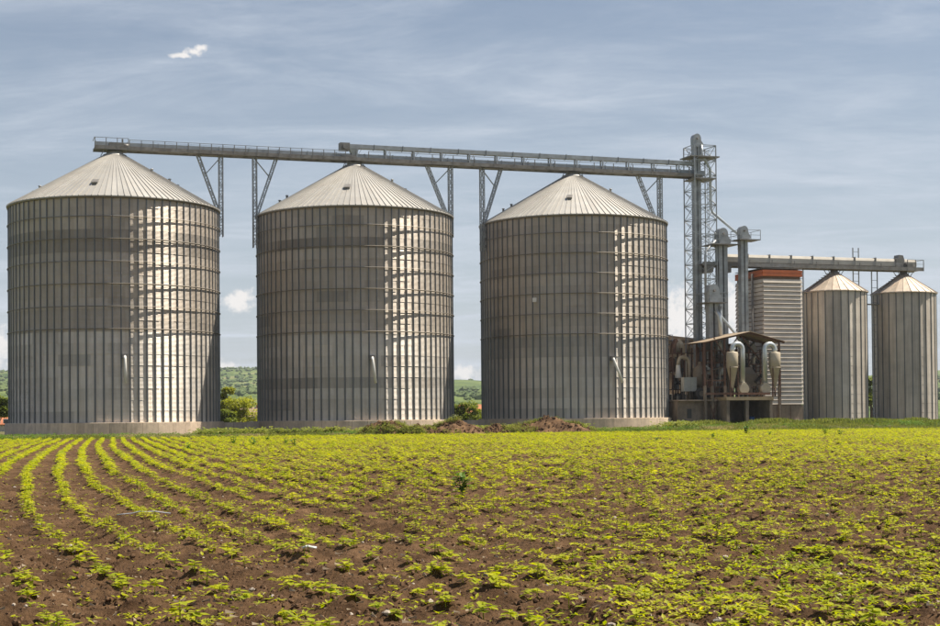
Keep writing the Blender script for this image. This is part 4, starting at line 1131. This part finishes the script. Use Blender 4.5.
t = thing('storehouse', 'tan rendered storehouse half hidden behind the yard equipment', 'building', 61.5, 9.5, .2)
MB().box(-5, 5, -3, 3, -.3, 9.9).build('wall', M['tan'], t)
MB().prism([(-5.3, 9.9), (5.3, 9.9), (5.3, 10.05), (0, 10.5), (-5.3, 10.05)], -3.3, 3.3).build('roof', M['rsheet'], t)
for x in (-3.4, -1.4, .8, 2.8):
    for z in (2.5, 6.2):
        w = MB().box(x - .5, x + .5, -3.06, -3.004, z, z + 1.3).build('window', M['wallh'], t)
        MB().box(x - .42, x + .42, -3.09, -3.062, z + .08, z + 1.22).build('pane', M['glass'], w)
t = thing('elbow_duct', 'cream bent duct with small cone in the yard beside the third silo', 'duct', 59.2, -2.4, 3.0)
MB().tube([(1.35, 0, .0), (1.35, 0, 4.0), (1.25, 0, 4.5), (.95, 0, 4.75), (.5, 0, 4.8), (.2, 0, 4.7), (.05, 0, 4.3), (0, 0, 3.9)], .2, 12).build('duct', M['cream'], t)
MB().lathe([(.36, 2.55), (.4, 2.6), (.26, 3.4), (.22, 3.95)], 16).build('cone', M['white'], t)
t = thing('control_cabinet', 'pale grey control cabinet on the side deck beside the third silo', 'cabinet', 59.2, -4.9, 3.15)
MB().box(-.75, .75, -.35, .35, .9, 2.4).build('body', M['cabinet'], t)
MB().box(-.7, -.02, -.38, -.352, .95, 2.35).build('door', M['cabinet'], t); MB().box(.02, .7, -.38, -.352, .95, 2.35).build('door', M['cabinet'], t)
for x in (-.65, .65): MB().box(x - .05, x + .05, -.3, .3, 0, .9).build('leg', M['dark'], t)
t = thing('fan', 'round dark blower on the side deck under the canopy left end', 'fan', 60.3, -5.4, 3.15)
MB().tube([(0, -.3, .65), (0, .3, .65)], .58, 20).build('housing', M['dark'], t)
MB().tube([(0, -.34, .65), (0, -.31, .65)], .3, 16).build('inlet', M['machine'], t); MB().box(-.5, .5, -.3, .3, 0, .12).build('base', M['dark'], t)
t = thing('tank', 'upright brown hopper tank behind the left canopy posts', 'tank', 61.2, -3.8, 3.15)
MB().lathe([(.15, .3), (.85, 1.6), (.88, 1.62), (.88, 3.4), (.3, 3.8), (.3, 4.1)], 20).build('body', M['machine'], t)
for a in range(4): MB().box(.7 * math.cos(a * PI / 2 + .8) - .05, .7 * math.cos(a * PI / 2 + .8) + .05, .7 * math.sin(a * PI / 2 + .8) - .05, .7 * math.sin(a * PI / 2 + .8) + .05, 0, 1.7).build('leg', M['dark'], t)
t = thing('barrel', 'blue barrel standing in the dark bay under the loading platform', 'barrel', 65.7, -6.6, .45)
MB().lathe([(.0, 0), (.29, 0), (.31, .3), (.29, .33), (.31, .6), (.29, .9), (.0, .9)], 16).build('body', M['blue'], t); MB().lathe([(.3, .88), (.31, .92), (.27, .92)], 16).build('rim', M['dark'], t)

# ------------------------------------------------------------------ soil heaps
def heap(label, x, y, lx, ly, h, seed, grass):
    t = bpy.data.objects.new('soil_heap', None); link(t); t.location = (x, y, 0); tag(t, label, 'heap', 'soil heaps in front of the silos')
    n = 46; g = np.linspace(-1, 1, n); A, B = np.meshgrid(g, g)
    rr = np.sqrt(A ** 2 + B ** 2)
    base = np.clip(1 - rr, 0, 1) ** .75
    z = h * base * (.2 + 1.6 * fbm(A * 2.3 + seed, B * 2.3, seed, 4)) + .55 * (fbm(A * 7 + seed, B * 7, seed + 3, 4) - .45) * np.clip(base * 6, 0, 1) - .1 + .08
    obj('earth', npmesh('earth', np.stack([A * lx, B * ly, z], -1).reshape(-1, 3), gridquads(n, n), M['heap'], True), t)
    k = (rng.random((n, n)) < .35) & (base > .05)
    P = np.stack([A[k] * lx + rng.uniform(-.1, .1, k.sum()), B[k] * ly + rng.uniform(-.1, .1, k.sum()), z[k]], -1)
    o = obj('heap_clods', scatter('heap_clods', TC, P, rng.uniform(0, 6.28, len(P)), .03 + .17 * rng.random(len(P)) ** 2.5, M['clod']), t); o['kind'] = 'stuff'
    k = rng.random((n, n)) < grass * (fbm(A * 2 + 5, B * 2, seed + 9, 2) > .36) * (base > .04)
    P = np.stack([A[k] * lx + rng.uniform(-.1, .1, k.sum()), B[k] * ly, z[k] - .02], -1)
    o = obj('heap_grass', scatter('heap_grass', TB + TG, P, rng.uniform(0, 6.28, len(P)), rng.uniform(.7, 1.6, len(P)), M['grass']), t); o['kind'] = 'stuff'
M['heap'] = groundmat('heap_earth', (0.06, 0.034, 0.02), (0.20, 0.12, 0.066), 1.6)
heap('brown soil heap before the middle silo, left one of the pair there', -7.4, 132.5, 2.6, 2.0, 1.25, 3, .40)
heap('grassy mound between the two brown heaps before the middle silo', -4.6, 132.0, 2.0, 1.8, 1.0, 5, .75)
heap('broken brown soil heap before the right edge of the middle silo', -1.6, 132.8, 3.0, 2.0, 1.4, 8, .40)
heap('large dark soil heap with grass before the left part of the third silo', 6.9, 136.5, 4.6, 2.4, 1.6, 13, .60)
heap('low soil heap at the gap between the middle and third silos', 2.4, 135.5, 1.8, 1.5, .75, 17, .15)

# ------------------------------------------------------------------ trees, bushes, houses, forest
def tree(name, label, x, y, h, w, m, seed, trunk=True, group='trees behind the silos', cat='tree'):
    r = random.Random(seed); g = np.random.default_rng(seed)
    t = bpy.data.objects.new(name, None); link(t); t.location = (x, y, -.2); tag(t, label, cat, group)
    tb = h * .28 if trunk else h * .08
    lim = MB(); cl = []
    lim.tube([(0, 0, -.3), (r.uniform(-.1, .1), 0, tb), (r.uniform(-.2, .2), .1, h * .75)], [.035 * h, .026 * h, .008 * h], 7)
    for i in range(11):
        az = i * 2.39 + r.uniform(-.4, .4); zz = tb + (h - tb) * r.uniform(.05, .85); rad = w / 2 * r.uniform(.45, .95) * math.sin(max(.25, min(1, (h * 1.08 - zz) / (h * .6))) * PI / 2)
        e = (math.cos(az) * rad, math.sin(az) * rad, min(h * .93, zz + r.uniform(.0, .18) * h)); lim.tube([(0, 0, zz * .7), (e[0] * .5, e[1] * .5, zz * .86), e], [.014 * h, .009 * h, .004 * h], 5); cl.append(e)
    cl.append((0, 0, h * .9)); cl.append((0, 0, h * .65))
    lim.build('trunk', M['bark'], t)
    q = []
    for c in cl:
        n = 150; sz = w * r.uniform(.13, .22)
        d = g.normal(0, 1, (n, 3)); d /= np.linalg.norm(d, axis=1)[:, None]; p = np.array(c) + d * sz * (g.random((n, 1)) ** .4) * np.array([1, 1, .8])
        q.append(p)
    P = np.concatenate(q); P = P[P[:, 2] > .15]
    tl = [join([leaf_quads((0, 0, 0), g.uniform(0, 6), g.uniform(-.8, .9), .13 * (1 + h / 12) * 1.4, .09 * (1 + h / 12) * 1.4, 1) for _ in range(3)]) for _ in range(6)]
    obj('crown', scatter('crown', tl, P, g.uniform(0, 6.28, len(P)), g.uniform(.7, 1.4, len(P)), M[m]), t)
def at(px, Y): return (px - 470) / 1500 * Y
tree('tree', 'tall pale-green tree in the gap right of the left silo', at(226, 205), 205, 6.4, 3.4, 'tree_a', 1)
tree('bush', 'round yellow-green bush in the gap left of the middle silo', at(243, 190), 190, 4.2, 5.4, 'tree_a', 2, False, cat='bush')
tree('bush', 'low green bush at the foot of the left silo right edge', at(226, 186), 186, 2.8, 2.6, 'tree_b', 3, False, cat='bush')
tree('bush', 'rounded green bush in the gap between the middle and third silos', at(464, 188), 188, 3.5, 4.4, 'tree_b', 4, False, cat='bush')
tree('bush', 'smaller green bush left of the third silo edge', at(480, 192), 192, 2.5, 2.6, 'tree_b', 5, False, cat='bush')
tree('tree', 'green tree at the left photo edge beside the left silo', at(-4, 168), 168, 4.6, 4.2, 'tree_b', 6)
tree('tree', 'green tree seen through the slit between the two small silos', at(872, 205), 205, 7.0, 4.5, 'tree_b', 7)
def house(label, x, y, L, Wd, hw_, hr_, roofm, rz):
    t = bpy.data.objects.new('house', None); link(t); t.location = (x, y, -.3); t.rotation_euler.z = rz; tag(t, label, 'house', 'village houses behind the silos')
    MB().box(-L / 2, L / 2, -Wd / 2, Wd / 2, 0, hw_).build('wall', M['wallh'], t)
    g = MB().add([(-L / 2, -Wd / 2, hw_), (-L / 2, Wd / 2, hw_), (-L / 2, 0, hr_), (L / 2, -Wd / 2, hw_), (L / 2, Wd / 2, hw_), (L / 2, 0, hr_)], [(0, 2, 1), (3, 4, 5)]); g.build('gable', M['wallh'], t)
    e = .35; k = (hr_ - hw_) / (Wd / 2)
    rf = MB()
    for s in (-1, 1):
        rf.add([(-L / 2 - e, s * (Wd / 2 + e), hw_ - k * e), (L / 2 + e, s * (Wd / 2 + e), hw_ - k * e), (L / 2 + e, 0, hr_ + .02), (-L / 2 - e, 0, hr_ + .02), (-L / 2 - e, s * (Wd / 2 + e), hw_ - k * e + .14), (L / 2 + e, s * (Wd / 2 + e), hw_ - k * e + .14), (L / 2 + e, 0, hr_ + .17), (-L / 2 - e, 0, hr_ + .17)],
               [(0, 1, 2, 3), (4, 5, 6, 7), (0, 1, 5, 4), (0, 3, 7, 4), (1, 2, 6, 5)])
    r_ = rf.build('roof', roofm, t); fix_normals(r_.data)
    MB().box(L * .2, L * .2 + .5, -.25, .25, hr_ - .3, hr_ + .9).build('chimney', M['tile'], r_)
    for x0 in (-L * .3, L * .05, L * .32):
        w = MB().box(x0 - .5, x0 + .5, -Wd / 2 - .06, -Wd / 2 - .003, 1.0, 2.2).build('window', M['white'], t)
        MB().box(x0 - .4, x0 + .4, -Wd / 2 - .08, -Wd / 2 - .062, 1.1, 2.1).build('pane', M['glass'], w)
house('small house with orange tiled roof beyond the gap of the middle and third silos', at(477, 320), 320, 8, 6, 2.4, 4.4, M['tile'], R(25))
house('house with tan roof beyond the bushes between the left and middle silos', at(249, 330), 330, 9, 6, 2.5, 4.3, M['tile_b'], R(-15))
house('pale little building at the left photo edge beyond the verge', at(-3, 230), 230, 5, 4, 1.4, 2.4, M['tile'], R(10))
n = 16000
fr_ = 430 + 2100 * rng.random(n) ** .8; fa = rng.uniform(R(-40), R(40), n)
FX = fr_ * np.sin(fa); FY = fr_ * np.cos(fa)
fd = fbm(FX * .006 + 3, FY * .006, 61, 3)
kp = ((fd > .50) & (fr_ > 1300) & (fa < R(-4))) | ((fd > .60)) | ((fr_ > 1650) & (fd > .33) & (fa < R(-5))) | ((fr_ > 1080) & (fr_ < 1330) & (fd > .36)); FX = FX[kp]; FY = FY[kp]
TFo = []
for i in range(6):
    v, q = clod(200 + i); v = v * np.array([1, 1, .9]); TFo.append((v, q))
o = obj('forest', scatter('forest', TFo, np.stack([FX, FY, hill_z(FX, FY) + 1.2], -1), rng.uniform(0, 6.28, len(FX)), rng.uniform(2.2, 5.0, len(FX)), M['forest'])); tag(o, 'far woods covering the hills behind the silos', 'forest', kind='stuff')

# ------------------------------------------------------------------ summer haze
hm = bpy.data.materials.new('haze'); hm.use_nodes = True
N = hm.node_tree.nodes; N.clear()
pv = N.new('ShaderNodeVolumePrincipled'); pv.inputs['Color'].default_value = (0.80, 0.88, 0.97, 1); pv.inputs['Density'].default_value = 0.00010; pv.inputs['Anisotropy'].default_value = 0.2
mo_ = N.new('ShaderNodeOutputMaterial'); hm.node_tree.links.new(pv.outputs[0], mo_.inputs['Volume'])
hb = MB().box(-4200, 4200, -300, 3400, -1.8, 125).build('haze', hm); tag(hb, 'thin summer haze over the land', 'haze', kind='stuff')
